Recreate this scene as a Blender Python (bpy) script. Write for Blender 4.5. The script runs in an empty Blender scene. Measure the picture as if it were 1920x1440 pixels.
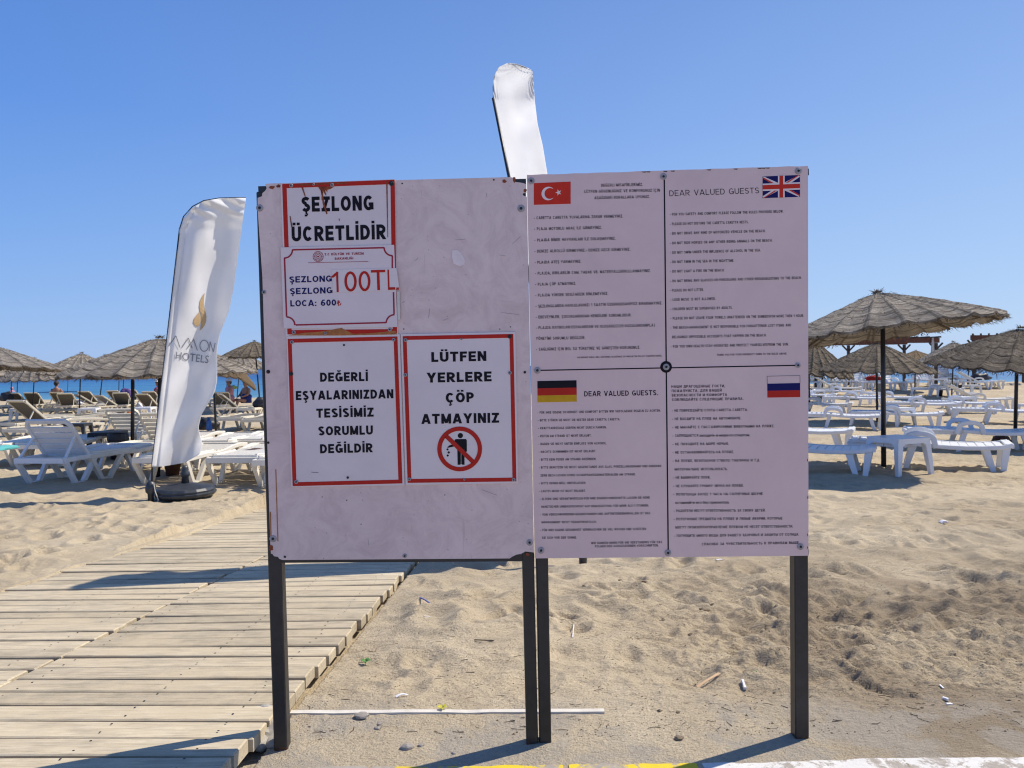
import bpy, bmesh, math, random
import numpy as np
from mathutils import Vector, Matrix, noise as mnoise

random.seed(7)
rng = np.random.RandomState(11)
PI = math.pi
scene = bpy.context.scene
C = scene.collection

# ------------------------------------------------------------------ camera
W, H = 1920.0, 1440.0
FPX = 1387.0
CAMZ = 1.2
PITCH = math.atan(34.0 / FPX)          # looking down a little
ROLL = 0.012
fwd = Vector((0, math.cos(PITCH), -math.sin(PITCH)))
right0 = Vector((1, 0, 0))
up0 = right0.cross(fwd)
rt = (right0 * math.cos(ROLL) - up0 * math.sin(ROLL)).normalized()
up = rt.cross(fwd).normalized()
CAM = Vector((0, 0, CAMZ))
cd = bpy.data.cameras.new("camera")
cam = bpy.data.objects.new("camera", cd)
C.objects.link(cam)
cd.sensor_width = 36.0
cd.lens = 36.0 * FPX / W
cd.clip_start = 0.05
cd.clip_end = 9000
cam.matrix_world = Matrix(((rt.x, up.x, -fwd.x, CAM.x), (rt.y, up.y, -fwd.y, CAM.y), (rt.z, up.z, -fwd.z, CAM.z), (0, 0, 0, 1)))
cd.dof.use_dof = True
cd.dof.focus_distance = 2.36
cd.dof.aperture_fstop = 11.0
scene.camera = cam

# ------------------------------------------------------------------ light
SUN_EL = math.radians(51)
SUN_AZ = math.radians(25)      # measured from +X towards +Y
sunv = Vector((math.cos(SUN_EL) * math.cos(SUN_AZ), math.cos(SUN_EL) * math.sin(SUN_AZ), math.sin(SUN_EL)))
world = bpy.data.worlds.new("World")
scene.world = world
world.use_nodes = True
wn = world.node_tree
for n in list(wn.nodes):
    wn.nodes.remove(n)
wo = wn.nodes.new("ShaderNodeOutputWorld")
bg = wn.nodes.new("ShaderNodeBackground")
sky = wn.nodes.new("ShaderNodeTexSky")
sky.sky_type = 'NISHITA'
sky.sun_disc = False
sky.sun_elevation = SUN_EL
sky.sun_rotation = PI / 2 - SUN_AZ
sky.altitude = 0
sky.air_density = 1.0
sky.dust_density = 0.35
sky.ozone_density = 3.5
bg.inputs[1].default_value = 0.12
# the same sky with the deep blue and pale blue horizon of a clear coastal day, all the way round
def wnode(t, **k):
    n = wn.nodes.new(t)
    for a_, b_ in k.items(): setattr(n, a_, b_)
    return n
wtc = wnode("ShaderNodeTexCoord")
wsep = wnode("ShaderNodeSeparateXYZ"); wn.links.new(wtc.outputs["Generated"], wsep.inputs[0])
wr = wnode("ShaderNodeValToRGB")
stops = [(0.0, (0.275, 0.450, 0.810)), (0.06, (0.235, 0.418, 0.805)), (0.16, (0.165, 0.355, 0.790)), (0.30, (0.092, 0.262, 0.740)), (0.50, (0.066, 0.195, 0.600)), (1.0, (0.065, 0.145, 0.380))]
el = wr.color_ramp.elements
el[0].position = stops[0][0]; el[0].color = (*stops[0][1], 1)
el[1].position = stops[-1][0]; el[1].color = (*stops[-1][1], 1)
for p_, c_ in stops[1:-1]:
    e_ = el.new(p_); e_.color = (*c_, 1)
wn.links.new(wsep.outputs[2], wr.inputs[0])
# paler towards the sun's side
wdot = wnode("ShaderNodeVectorMath", operation='DOT_PRODUCT')
wdot.inputs[1].default_value = (math.cos(SUN_AZ), math.sin(SUN_AZ), 0.0)
wn.links.new(wtc.outputs["Generated"], wdot.inputs[0])
wmr = wnode("ShaderNodeMapRange"); wmr.inputs[1].default_value = -0.3; wmr.inputs[2].default_value = 1.0
wn.links.new(wdot.outputs["Value"], wmr.inputs[0])
wmz = wnode("ShaderNodeMapRange"); wmz.inputs[1].default_value = 0.0; wmz.inputs[2].default_value = 0.75; wmz.inputs[3].default_value = 0.85; wmz.inputs[4].default_value = 0.0
wn.links.new(wsep.outputs[2], wmz.inputs[0])
wmm = wnode("ShaderNodeMath", operation='MULTIPLY'); wn.links.new(wmr.outputs[0], wmm.inputs[0]); wn.links.new(wmz.outputs[0], wmm.inputs[1])
wmx = wnode("ShaderNodeMix", data_type='RGBA')
wn.links.new(wmm.outputs[0], wmx.inputs[0]); wn.links.new(wr.outputs[0], wmx.inputs[6]); wmx.inputs[7].default_value = (0.44, 0.60, 0.85, 1)
wsc = wnode("ShaderNodeVectorMath", operation='SCALE'); wsc.inputs[3].default_value = 1.0 / 0.12
wn.links.new(wmx.outputs[2], wsc.inputs[0])
wfin = wnode("ShaderNodeMix", data_type='RGBA'); wfin.inputs[0].default_value = 0.84
wn.links.new(sky.outputs[0], wfin.inputs[6]); wn.links.new(wsc.outputs[0], wfin.inputs[7])
wn.links.new(wfin.outputs[2], bg.inputs[0])
wn.links.new(bg.outputs[0], wo.inputs[0])
sl = bpy.data.lights.new("sun", 'SUN')
sl.energy = 4.9
sl.angle = math.radians(0.53)
sl.color = (1.0, 0.91, 0.77)
so = bpy.data.objects.new("sun", sl)
C.objects.link(so)
so.location = (20, 8, 30)
so.rotation_euler = (-sunv).to_track_quat('-Z', 'Y').to_euler()
scene.view_settings.view_transform = 'Standard'
scene.view_settings.look = 'None'
scene.view_settings.exposure = 0.12
scene.view_settings.gamma = 1.0
scene.view_settings.use_curve_mapping = False

# ------------------------------------------------------------------ pixels to rays
def ray(px, py):
    return fwd + rt * ((px - W / 2) / FPX) - up * ((py - H / 2) / FPX)

def at_depth(px, py, Y):
    d = ray(px, py)
    return CAM + d * (Y / d.y)

SLOPE = 0.0764
def smooth(a, b, x):
    t = min(1.0, max(0.0, (x - a) / (b - a)))
    return t * t * (3 - 2 * t)

def base_z(X, Y):
    t = np.clip((np.asarray(Y, float) - 2.5), 0, None)
    z = -SLOPE * 5.2 * (1 - np.exp(-np.power(t / 5.6, 1.25)))*1.12
    s = np.clip((np.asarray(Y, float) - 30) / 8, 0, 1); s = s * s * (3 - 2 * s)
    q = np.clip((np.asarray(X, float) - 3) / 8, 0, 1)
    z = z + 0.38 * s * q
    e = np.clip((np.asarray(Y, float) - 43) / 6, 0, 1)
    return z - 0.9 * e

def ground(px, py):
    d = ray(px, py)
    t = 1.5
    prev = t
    while t < 70:
        p = CAM + d * t
        if p.z < float(base_z(p.x, p.y)):
            lo, hi = prev, t
            for _ in range(18):
                m = (lo + hi) / 2
                q = CAM + d * m
                if q.z < float(base_z(q.x, q.y)): hi = m
                else: lo = m
            q = CAM + d * hi
            return Vector((q.x, q.y, float(base_z(q.x, q.y))))
        prev = t
        t += 0.04 + t * 0.01
    q = CAM + d * 44
    return Vector((q.x, q.y, float(base_z(q.x, q.y))))

# ------------------------------------------------------------------ materials
def new_mat(name):
    m = bpy.data.materials.new(name)
    m.use_nodes = True
    nt = m.node_tree
    b = nt.nodes["Principled BSDF"]
    return m, nt, b

def N(nt, typ, **kw):
    n = nt.nodes.new(typ)
    for k, v in kw.items():
        setattr(n, k, v)
    return n

def coords(nt, kind="Object", scale=(1, 1, 1)):
    tc = N(nt, "ShaderNodeTexCoord")
    mp = N(nt, "ShaderNodeMapping")
    mp.inputs["Scale"].default_value = scale
    nt.links.new(tc.outputs[kind], mp.inputs[0])
    return mp.outputs[0]

def noise_node(nt, vec, scale, detail=4, rough=0.6, dist=0.0):
    n = N(nt, "ShaderNodeTexNoise")
    n.inputs["Scale"].default_value = scale
    n.inputs["Detail"].default_value = detail
    n.inputs["Roughness"].default_value = rough
    n.inputs["Distortion"].default_value = dist
    nt.links.new(vec, n.inputs["Vector"])
    return n

def ramp(nt, fac, stops):
    r = N(nt, "ShaderNodeValToRGB")
    e = r.color_ramp.elements
    e[0].position = stops[0][0]; e[0].color = (*stops[0][1], 1)
    e[1].position = stops[-1][0]; e[1].color = (*stops[-1][1], 1)
    for p, c in stops[1:-1]:
        x = e.new(p); x.color = (*c, 1)
    nt.links.new(fac, r.inputs[0])
    return r

def mixc(nt, fac, a, b, mode='MIX'):
    m = N(nt, "ShaderNodeMix", data_type='RGBA', blend_type=mode)
    for sock, v in ((m.inputs[0], fac), (m.inputs[6], a), (m.inputs[7], b)):
        if isinstance(v, (int, float)): sock.default_value = v
        elif isinstance(v, tuple): sock.default_value = (*v, 1)
        else: nt.links.new(v, sock)
    return m.outputs[2]

def bump(nt, b, height, strength=0.3, dist=0.01):
    bp = N(nt, "ShaderNodeBump")
    bp.inputs["Strength"].default_value = strength
    bp.inputs["Distance"].default_value = dist
    nt.links.new(height, bp.inputs["Height"])
    nt.links.new(bp.outputs[0], b.inputs["Normal"])

def simple(name, col, rough=0.6, var=0.12, scale=8, metal=0.0, bumpy=0.0, spec=0.5):
    m, nt, b = new_mat(name)
    v = coords(nt)
    n = noise_node(nt, v, scale, 5, 0.65)
    a = tuple(max(0, c * (1 - var)) for c in col); c2 = tuple(min(1, c * (1 + var)) for c in col)
    r = ramp(nt, n.outputs[0], [(0.3, a), (0.7, c2)])
    nt.links.new(r.outputs[0], b.inputs["Base Color"])
    b.inputs["Roughness"].default_value = rough
    b.inputs["Metallic"].default_value = metal
    b.inputs["Specular IOR Level"].default_value = spec
    if bumpy:
        bump(nt, b, n.outputs[0], bumpy, 0.004)
    return m

M = {}
# sand
def sand_material():
    m, nt, b = new_mat("beach_sand")
    v = coords(nt)
    big = noise_node(nt, v, 0.55, 4, 0.6)
    mid = noise_node(nt, v, 6.0, 6, 0.7)
    fine = noise_node(nt, v, 140.0, 3, 0.7)
    c1 = ramp(nt, mid.outputs[0], [(0.25, (0.46, 0.385, 0.275)), (0.55, (0.545, 0.463, 0.335)), (0.8, (0.60, 0.518, 0.385))])
    c2 = ramp(nt, big.outputs[0], [(0.35, (0.86, 0.83, 0.79)), (0.62, (1.06, 1.05, 1.03))])
    c = mixc(nt, 1.0, c1.outputs[0], c2.outputs[0], 'MULTIPLY')
    g = ramp(nt, fine.outputs[0], [(0.30, (0.42, 0.39, 0.35)), (0.43, (0.94, 0.94, 0.94)), (0.70, (1.12, 1.12, 1.10))])
    c = mixc(nt, 0.9, c, g.outputs[0], 'MULTIPLY')
    # dark crumbs, painted shade of small pits and clods, damp soil towards the kerb and at the right of the foreground
    geo = N(nt, "ShaderNodeTexCoord")
    sep = N(nt, "ShaderNodeSeparateXYZ"); nt.links.new(geo.outputs["Object"], sep.inputs[0])
    def maprange(src, a, b_, c_, d_):
        mr = N(nt, "ShaderNodeMapRange"); mr.interpolation_type = 'SMOOTHSTEP'
        mr.inputs[1].default_value = a; mr.inputs[2].default_value = b_
        mr.inputs[3].default_value = c_; mr.inputs[4].default_value = d_
        nt.links.new(src, mr.inputs[0]); return mr.outputs[0]
    def mul(a, b_):
        k = N(nt, "ShaderNodeMath", operation='MULTIPLY')
        for s, q in ((k.inputs[0], a), (k.inputs[1], b_)):
            if isinstance(q, (int, float)): s.default_value = q
            else: nt.links.new(q, s)
        return k.outputs[0]
    near = maprange(sep.outputs[1], 3.6, 6.0, 1.0, 0.0)
    cr = noise_node(nt, coords(nt, "Object", (1, 1.9, 1)), 24.0, 5, 0.78, 0.6)
    crm = maprange(cr.outputs[0], 0.56, 0.66, 0.0, 1.0)
    patch = noise_node(nt, v, 1.7, 4, 0.6)
    pm = maprange(patch.outputs[0], 0.46, 0.62, 0.0, 1.0)
    rightm = maprange(sep.outputs[0], 0.5, 1.6, 0.0, 1.0)
    soil = noise_node(nt, v, 1.2, 5, 0.65, 0.5)
    sm_ = mul(mul(rightm, near), maprange(soil.outputs[0], 0.38, 0.56, 0.1, 0.85))
    c = mixc(nt, sm_, c, (0.255, 0.20, 0.135))
    cr2 = noise_node(nt, coords(nt, "Object", (1, 1.7, 1)), 55.0, 4, 0.75, 0.3)
    cm2 = maprange(cr2.outputs[0], 0.57, 0.64, 0.0, 0.75)
    pm2 = maprange(soil.outputs[0], 0.36, 0.55, 0.1, 1.0)
    c = mixc(nt, mul(mul(near, cm2), pm2), c, (0.19, 0.15, 0.10))
    fac = mul(mul(near, crm), mul(pm, 0.85))
    c = mixc(nt, fac, c, (0.20, 0.16, 0.11))
    # thin sand over grey concrete just behind the kerb
    apron = maprange(sep.outputs[1], 2.45, 2.75, 1.0, 0.0)
    cn = noise_node(nt, v, 3.1, 6, 0.7, 0.4)
    cm = maprange(cn.outputs[0], 0.45, 0.56, 0.0, 1.0)
    conc = noise_node(nt, v, 60, 5, 0.7)
    cc = ramp(nt, conc.outputs[0], [(0.3, (0.33, 0.29, 0.235)), (0.7, (0.43, 0.385, 0.32))])
    c = mixc(nt, mul(mul(apron, cm), 0.7), c, cc.outputs[0])
    nt.links.new(c, b.inputs["Base Color"])
    b.inputs["Roughness"].default_value = 0.95
    b.inputs["Specular IOR Level"].default_value = 0.15
    hb = N(nt, "ShaderNodeMath", operation='ADD')
    nt.links.new(mul(fine.outputs[0], 0.25), hb.inputs[0])
    m2 = noise_node(nt, coords(nt, "Object", (1, 1.2, 1)), 22.0, 6, 0.75)
    nt.links.new(mul(m2.outputs[0], 0.9), hb.inputs[1])
    m3 = noise_node(nt, coords(nt, "Object", (1, 1.3, 1)), 70.0, 4, 0.7)
    hb2 = N(nt, "ShaderNodeMath", operation='ADD')
    nt.links.new(hb.outputs[0], hb2.inputs[0]); nt.links.new(mul(m3.outputs[0], 0.5), hb2.inputs[1])
    bump(nt, b, hb2.outputs[0], 0.72, 0.03)
    return m
M['sand'] = sand_material()

def wood_material(name, a, b_, c_):
    m, nt, b = new_mat(name)
    oi = N(nt, "ShaderNodeObjectInfo")
    tc = N(nt, "ShaderNodeTexCoord")
    ad = N(nt, "ShaderNodeVectorMath", operation='ADD')
    sc = N(nt, "ShaderNodeVectorMath", operation='SCALE'); sc.inputs[3].default_value = 37.0
    cx = N(nt, "ShaderNodeCombineXYZ")
    for i in range(3): nt.links.new(oi.outputs["Random"], cx.inputs[i])
    nt.links.new(cx.outputs[0], sc.inputs[0])
    nt.links.new(tc.outputs["Object"], ad.inputs[0]); nt.links.new(sc.outputs[0], ad.inputs[1])
    mp = N(nt, "ShaderNodeMapping"); mp.inputs["Scale"].default_value = (3.2, 70, 60)
    nt.links.new(ad.outputs[0], mp.inputs[0])
    n = noise_node(nt, mp.outputs[0], 1.6, 7, 0.72, 0.5)
    r = ramp(nt, n.outputs[0], [(0.32, a), (0.5, b_), (0.68, c_)])
    mp2 = N(nt, "ShaderNodeMapping"); mp2.inputs["Scale"].default_value = (6, 11, 11)
    nt.links.new(ad.outputs[0], mp2.inputs[0])
    st = noise_node(nt, mp2.outputs[0], 1.5, 4, 0.6)
    sr = ramp(nt, st.outputs[0], [(0.3, (0.80, 0.80, 0.80)), (0.6, (1.04, 1.03, 1.0))])
    c = mixc(nt, 1.0, r.outputs[0], sr.outputs[0], 'MULTIPLY')
    # cracks
    mp3 = N(nt, "ShaderNodeMapping"); mp3.inputs["Scale"].default_value = (4.5, 150, 60)
    nt.links.new(ad.outputs[0], mp3.inputs[0])
    ck = noise_node(nt, mp3.outputs[0], 1.3, 3, 0.6)
    cr = ramp(nt, ck.outputs[0], [(0.30, (0.42, 0.38, 0.33)), (0.35, (1, 1, 1))])
    c = mixc(nt, 0.8, c, cr.outputs[0], 'MULTIPLY')
    # per-plank tone
    pr = ramp(nt, oi.outputs["Random"], [(0.0, (0.76, 0.75, 0.73)), (0.5, (0.97, 0.96, 0.94)), (1.0, (1.08, 1.07, 1.04))])
    c = mixc(nt, 1.0, c, pr.outputs[0], 'MULTIPLY')
    # sand lying on the wood
    w = N(nt, "ShaderNodeNewGeometry")
    sn = noise_node(nt, w.outputs["Position"], 2.6, 6, 0.75)
    sm = ramp(nt, sn.outputs[0], [(0.47, (0, 0, 0)), (0.62, (1, 1, 1))])
    k = N(nt, "ShaderNodeMath", operation='MULTIPLY'); k.inputs[1].default_value = 0.7
    nt.links.new(sm.outputs[0], k.inputs[0])
    c = mixc(nt, k.outputs[0], c, (0.53, 0.44, 0.30))
    nt.links.new(c, b.inputs["Base Color"])
    b.inputs["Roughness"].default_value = 0.85
    b.inputs["Specular IOR Level"].default_value = 0.25
    bump(nt, b, n.outputs[0], 0.35, 0.004)
    return m
M['plank'] = wood_material("weathered_plank", (0.36, 0.305, 0.22), (0.53, 0.46, 0.34), (0.63, 0.555, 0.43))
M['under'] = simple("under_timber", (0.16, 0.12, 0.08), 0.9, 0.3, 12)

def panel_material(name, col, dirt, dirt_amt, scratches=True):
    m, nt, b = new_mat(name)
    v = coords(nt)
    n1 = noise_node(nt, v, 3.0, 6, 0.65, 0.3)
    n2 = noise_node(nt, v, 9.0, 8, 0.8, 1.2)
    r = ramp(nt, n1.outputs[0], [(0.32, tuple(c * 0.90 for c in col)), (0.62, col)])
    d = ramp(nt, n2.outputs[0], [(0.42, (0, 0, 0)), (0.72, (1, 1, 1))])
    k = N(nt, "ShaderNodeMath", operation='MULTIPLY'); k.inputs[1].default_value = dirt_amt
    nt.links.new(d.outputs[0], k.inputs[0])
    c = mixc(nt, k.outputs[0], r.outputs[0], dirt)
    if scratches:
        sv = coords(nt, "Object", (14, 14, 1.6))
        s = noise_node(nt, sv, 2.4, 3, 0.5, 2.2)
        sr = ramp(nt, s.outputs[0], [(0.26, (0.72, 0.68, 0.68)), (0.30, (1, 1, 1))])
        c = mixc(nt, 0.35, c, sr.outputs[0], 'MULTIPLY')
        dots = N(nt, "ShaderNodeTexVoronoi"); dots.inputs["Scale"].default_value = 30
        nt.links.new(v, dots.inputs["Vector"])
        dr = ramp(nt, dots.outputs["Distance"], [(0.045, (0.35, 0.3, 0.3)), (0.07, (1, 1, 1))])
        c = mixc(nt, 0.5, c, dr.outputs[0], 'MULTIPLY')
    nt.links.new(c, b.inputs["Base Color"])
    b.inputs["Roughness"].default_value = 0.42
    b.inputs["Specular IOR Level"].default_value = 0.35
    return m
M['panel_old'] = panel_material("old_white_board", (0.83, 0.635, 0.58), (0.49, 0.34, 0.32), 0.55)
M['panel_new'] = panel_material("printed_board", (0.81, 0.59, 0.55), (0.68, 0.48, 0.45), 0.22, False)
M['sign_white'] = panel_material("sign_white", (0.83, 0.70, 0.67), (0.66, 0.55, 0.53), 0.12, False)
M['paper'] = panel_material("taped_paper", (0.83, 0.69, 0.67), (0.71, 0.59, 0.58), 0.22, False)
def print_mat(name, col, rough=0.5):
    return simple(name, col, rough, 0.08, 30, spec=0.12)
M['black'] = print_mat("black_print", (0.012, 0.010, 0.014))
M['grey_print'] = print_mat("grey_print", (0.16, 0.145, 0.16))
M['scuff'] = print_mat("grey_scuff", (0.36, 0.30, 0.30))
M['red'] = print_mat("red_print", (0.50, 0.028, 0.018))
M['red_flag'] = print_mat("red_flag_print", (0.62, 0.04, 0.022))
M['maroon'] = print_mat("maroon_print", (0.36, 0.03, 0.05))
M['navy'] = print_mat("navy_print", (0.012, 0.014, 0.10))
M['blue'] = print_mat("blue_print", (0.012, 0.012, 0.10))
M['gold'] = print_mat("gold_print", (0.62, 0.34, 0.02))
M['white_print'] = print_mat("white_print", (0.84, 0.70, 0.67))
M['rust'] = simple("rust_stain", (0.25, 0.055, 0.015), 0.8, 0.5, 60, bumpy=0.3)
M['rust_orange'] = simple("orange_rust", (0.42, 0.15, 0.04), 0.8, 0.35, 60)
M['post'] = simple("black_painted_steel", (0.020, 0.019, 0.020), 0.42, 0.35, 26, bumpy=0.15)
def _post_rust():
    nt = M['post'].node_tree; b = nt.nodes["Principled BSDF"]
    g = N(nt, "ShaderNodeNewGeometry"); sp = N(nt, "ShaderNodeSeparateXYZ"); nt.links.new(g.outputs["Position"], sp.inputs[0])
    nn = noise_node(nt, g.outputs["Position"], 40, 5, 0.7)
    ad = N(nt, "ShaderNodeMath", operation='MULTIPLY_ADD'); ad.inputs[1].default_value = 0.09; ad.inputs[2].default_value = -0.040
    nt.links.new(nn.outputs[0], ad.inputs[0])
    lt = N(nt, "ShaderNodeMath", operation='LESS_THAN'); nt.links.new(sp.outputs[2], lt.inputs[0]); nt.links.new(ad.outputs[0], lt.inputs[1])
    old = b.inputs["Base Color"].links[0].from_socket
    c = mixc(nt, lt.outputs[0], old, (0.075, 0.028, 0.014))
    nt.links.new(c, b.inputs["Base Color"])
_post_rust()
M['screw_black'] = simple("black_screw", (0.012, 0.012, 0.012), 0.5, 0.2, 40)
M['washer'] = simple("zinc_washer", (0.34, 0.31, 0.32), 0.4, 0.25, 90, metal=0.1)
M['pole'] = simple("black_pole", (0.018, 0.02, 0.024), 0.45, 0.3, 12)
M['plastic'] = simple("white_plastic", (0.78, 0.79, 0.80), 0.38, 0.05, 5)
M['plastic2'] = simple("offwhite_plastic", (0.78, 0.74, 0.65), 0.42, 0.06, 5)
M['cream'] = simple("cream_frame", (0.66, 0.60, 0.47), 0.5, 0.08, 7)
M['sling'] = simple("brown_textile", (0.13, 0.115, 0.09), 0.85, 0.2, 40)
M['sling_grey'] = simple("grey_textile", (0.24, 0.24, 0.25), 0.85, 0.2, 40)
M['dark'] = simple("dark_plastic", (0.02, 0.02, 0.025), 0.5, 0.3, 10)
M['base'] = simple("slate_plastic_base", (0.032, 0.038, 0.048), 0.38, 0.35, 14)
M['terracotta'] = simple("brown_pot", (0.075, 0.03, 0.018), 0.7, 0.3, 14)
M['pergola'] = simple("red_brown_timber", (0.13, 0.045, 0.025), 0.7, 0.3, 5)
M['pergola_dark'] = simple("dark_timber", (0.05, 0.032, 0.024), 0.7, 0.3, 5)
M['towel_red'] = simple("dark_red_towel", (0.30, 0.015, 0.01), 0.95, 0.25, 12)
M['towel_blue'] = simple("blue_towel", (0.03, 0.10, 0.32), 0.95, 0.25, 12)
M['towel_teal'] = simple("teal_towel", (0.10, 0.42, 0.42), 0.95, 0.2, 12)
M['towel_purple'] = simple("purple_towel", (0.10, 0.06, 0.20), 0.95, 0.2, 12)
M['towel_pink'] = simple("pink_towel", (0.55, 0.25, 0.27), 0.95, 0.2, 12)
M['towel_green'] = simple("green_towel", (0.35, 0.55, 0.18), 0.95, 0.2, 12)
M['orange'] = simple("orange_bag", (0.60, 0.16, 0.04), 0.8, 0.2, 12)
M['skin'] = simple("tanned_skin", (0.36, 0.17, 0.10), 0.55, 0.1, 10)
M['hair'] = simple("dark_hair", (0.015, 0.010, 0.008), 0.7, 0.3, 40)
M['cap_white'] = simple("white_cap", (0.75, 0.73, 0.74), 0.8, 0.05, 12)
M['shirt_magenta'] = simple("magenta_shirt", (0.34, 0.03, 0.12), 0.9, 0.15, 12)
M['shirt_blue'] = simple("navy_towel", (0.015, 0.03, 0.16), 0.9, 0.2, 12)
M['stone'] = simple("grey_stone", (0.30, 0.27, 0.235), 0.9, 0.25, 30, bumpy=0.6)
M['rubble'] = simple("pale_rubble", (0.36, 0.335, 0.29), 0.92, 0.25, 24, bumpy=0.8)
M['clod'] = simple("brown_clod", (0.19, 0.145, 0.095), 0.95, 0.35, 30)
M['twig'] = simple("dry_twig", (0.10, 0.075, 0.05), 0.9, 0.35, 30)
M['bleached'] = simple("white_edging_wood", (0.66, 0.62, 0.54), 0.75, 0.12, 20)
M['spoon'] = simple("pale_spoon_wood", (0.62, 0.42, 0.24), 0.7, 0.12, 30)
M['litter'] = simple("white_litter", (0.76, 0.75, 0.76), 0.5, 0.06, 30)
M['litter_blue'] = simple("blue_litter", (0.10, 0.12, 0.36), 0.6, 0.2, 30)
M['leaf'] = simple("green_leaf", (0.085, 0.20, 0.035), 0.6, 0.3, 30)
M['leaf_y'] = simple("yellow_leaf", (0.50, 0.46, 0.03), 0.6, 0.2, 30)

def kerb_paint(name, col, conc=(0.36, 0.32, 0.27)):
    m, nt, b = new_mat(name)
    v = coords(nt)
    n = noise_node(nt, v, 9, 8, 0.78, 0.3)
    n2 = noise_node(nt, v, 60, 5, 0.7)
    f = ramp(nt, n.outputs[0], [(0.49, (0, 0, 0)), (0.55, (1, 1, 1))])
    cc = ramp(nt, n2.outputs[0], [(0.3, tuple(x * 0.75 for x in conc)), (0.7, tuple(x * 1.15 for x in conc))])
    pc = ramp(nt, n2.outputs[0], [(0.3, tuple(x * 0.9 for x in col)), (0.7, col)])
    c = mixc(nt, f.outputs[0], pc.outputs[0], cc.outputs[0])
    nt.links.new(c, b.inputs["Base Color"])
    b.inputs["Roughness"].default_value = 0.8
    bump(nt, b, n2.outputs[0], 0.5, 0.004)
    return m
M['kerb_yellow'] = kerb_paint("yellow_kerb_paint", (0.76, 0.56, 0.02))
M['kerb_white'] = kerb_paint("white_kerb_paint", (0.70, 0.68, 0.64))
M['kerb_bare'] = kerb_paint("bare_kerb", (0.38, 0.34, 0.28))
M['bounce_paving'] = simple("pale_bounce_paving", (0.40, 0.345, 0.275), 0.9, 0.15, 12, bumpy=0.5)  # out of view, kept pale to bounce warm light onto the boards

def cloth_mat(name, col, transl=0.45):
    m, nt, b = new_mat(name)
    v = coords(nt)
    n = noise_node(nt, v, 2.5, 5, 0.6)
    r = ramp(nt, n.outputs[0], [(0.3, tuple(c * 0.93 for c in col)), (0.7, col)])
    nt.links.new(r.outputs[0], b.inputs["Base Color"])
    b.inputs["Roughness"].default_value = 0.7
    b.inputs["Specular IOR Level"].default_value = 0.2
    t = N(nt, "ShaderNodeBsdfTranslucent")
    nt.links.new(r.outputs[0], t.inputs[0])
    mx = N(nt, "ShaderNodeMixShader"); mx.inputs[0].default_value = transl
    out = nt.nodes["Material Output"]
    nt.links.new(b.outputs[0], mx.inputs[1]); nt.links.new(t.outputs[0], mx.inputs[2])
    nt.links.new(mx.outputs[0], out.inputs[0])
    return m
M['flag'] = cloth_mat("white_flag_cloth", (0.95, 0.95, 0.95), 0.38)

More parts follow.
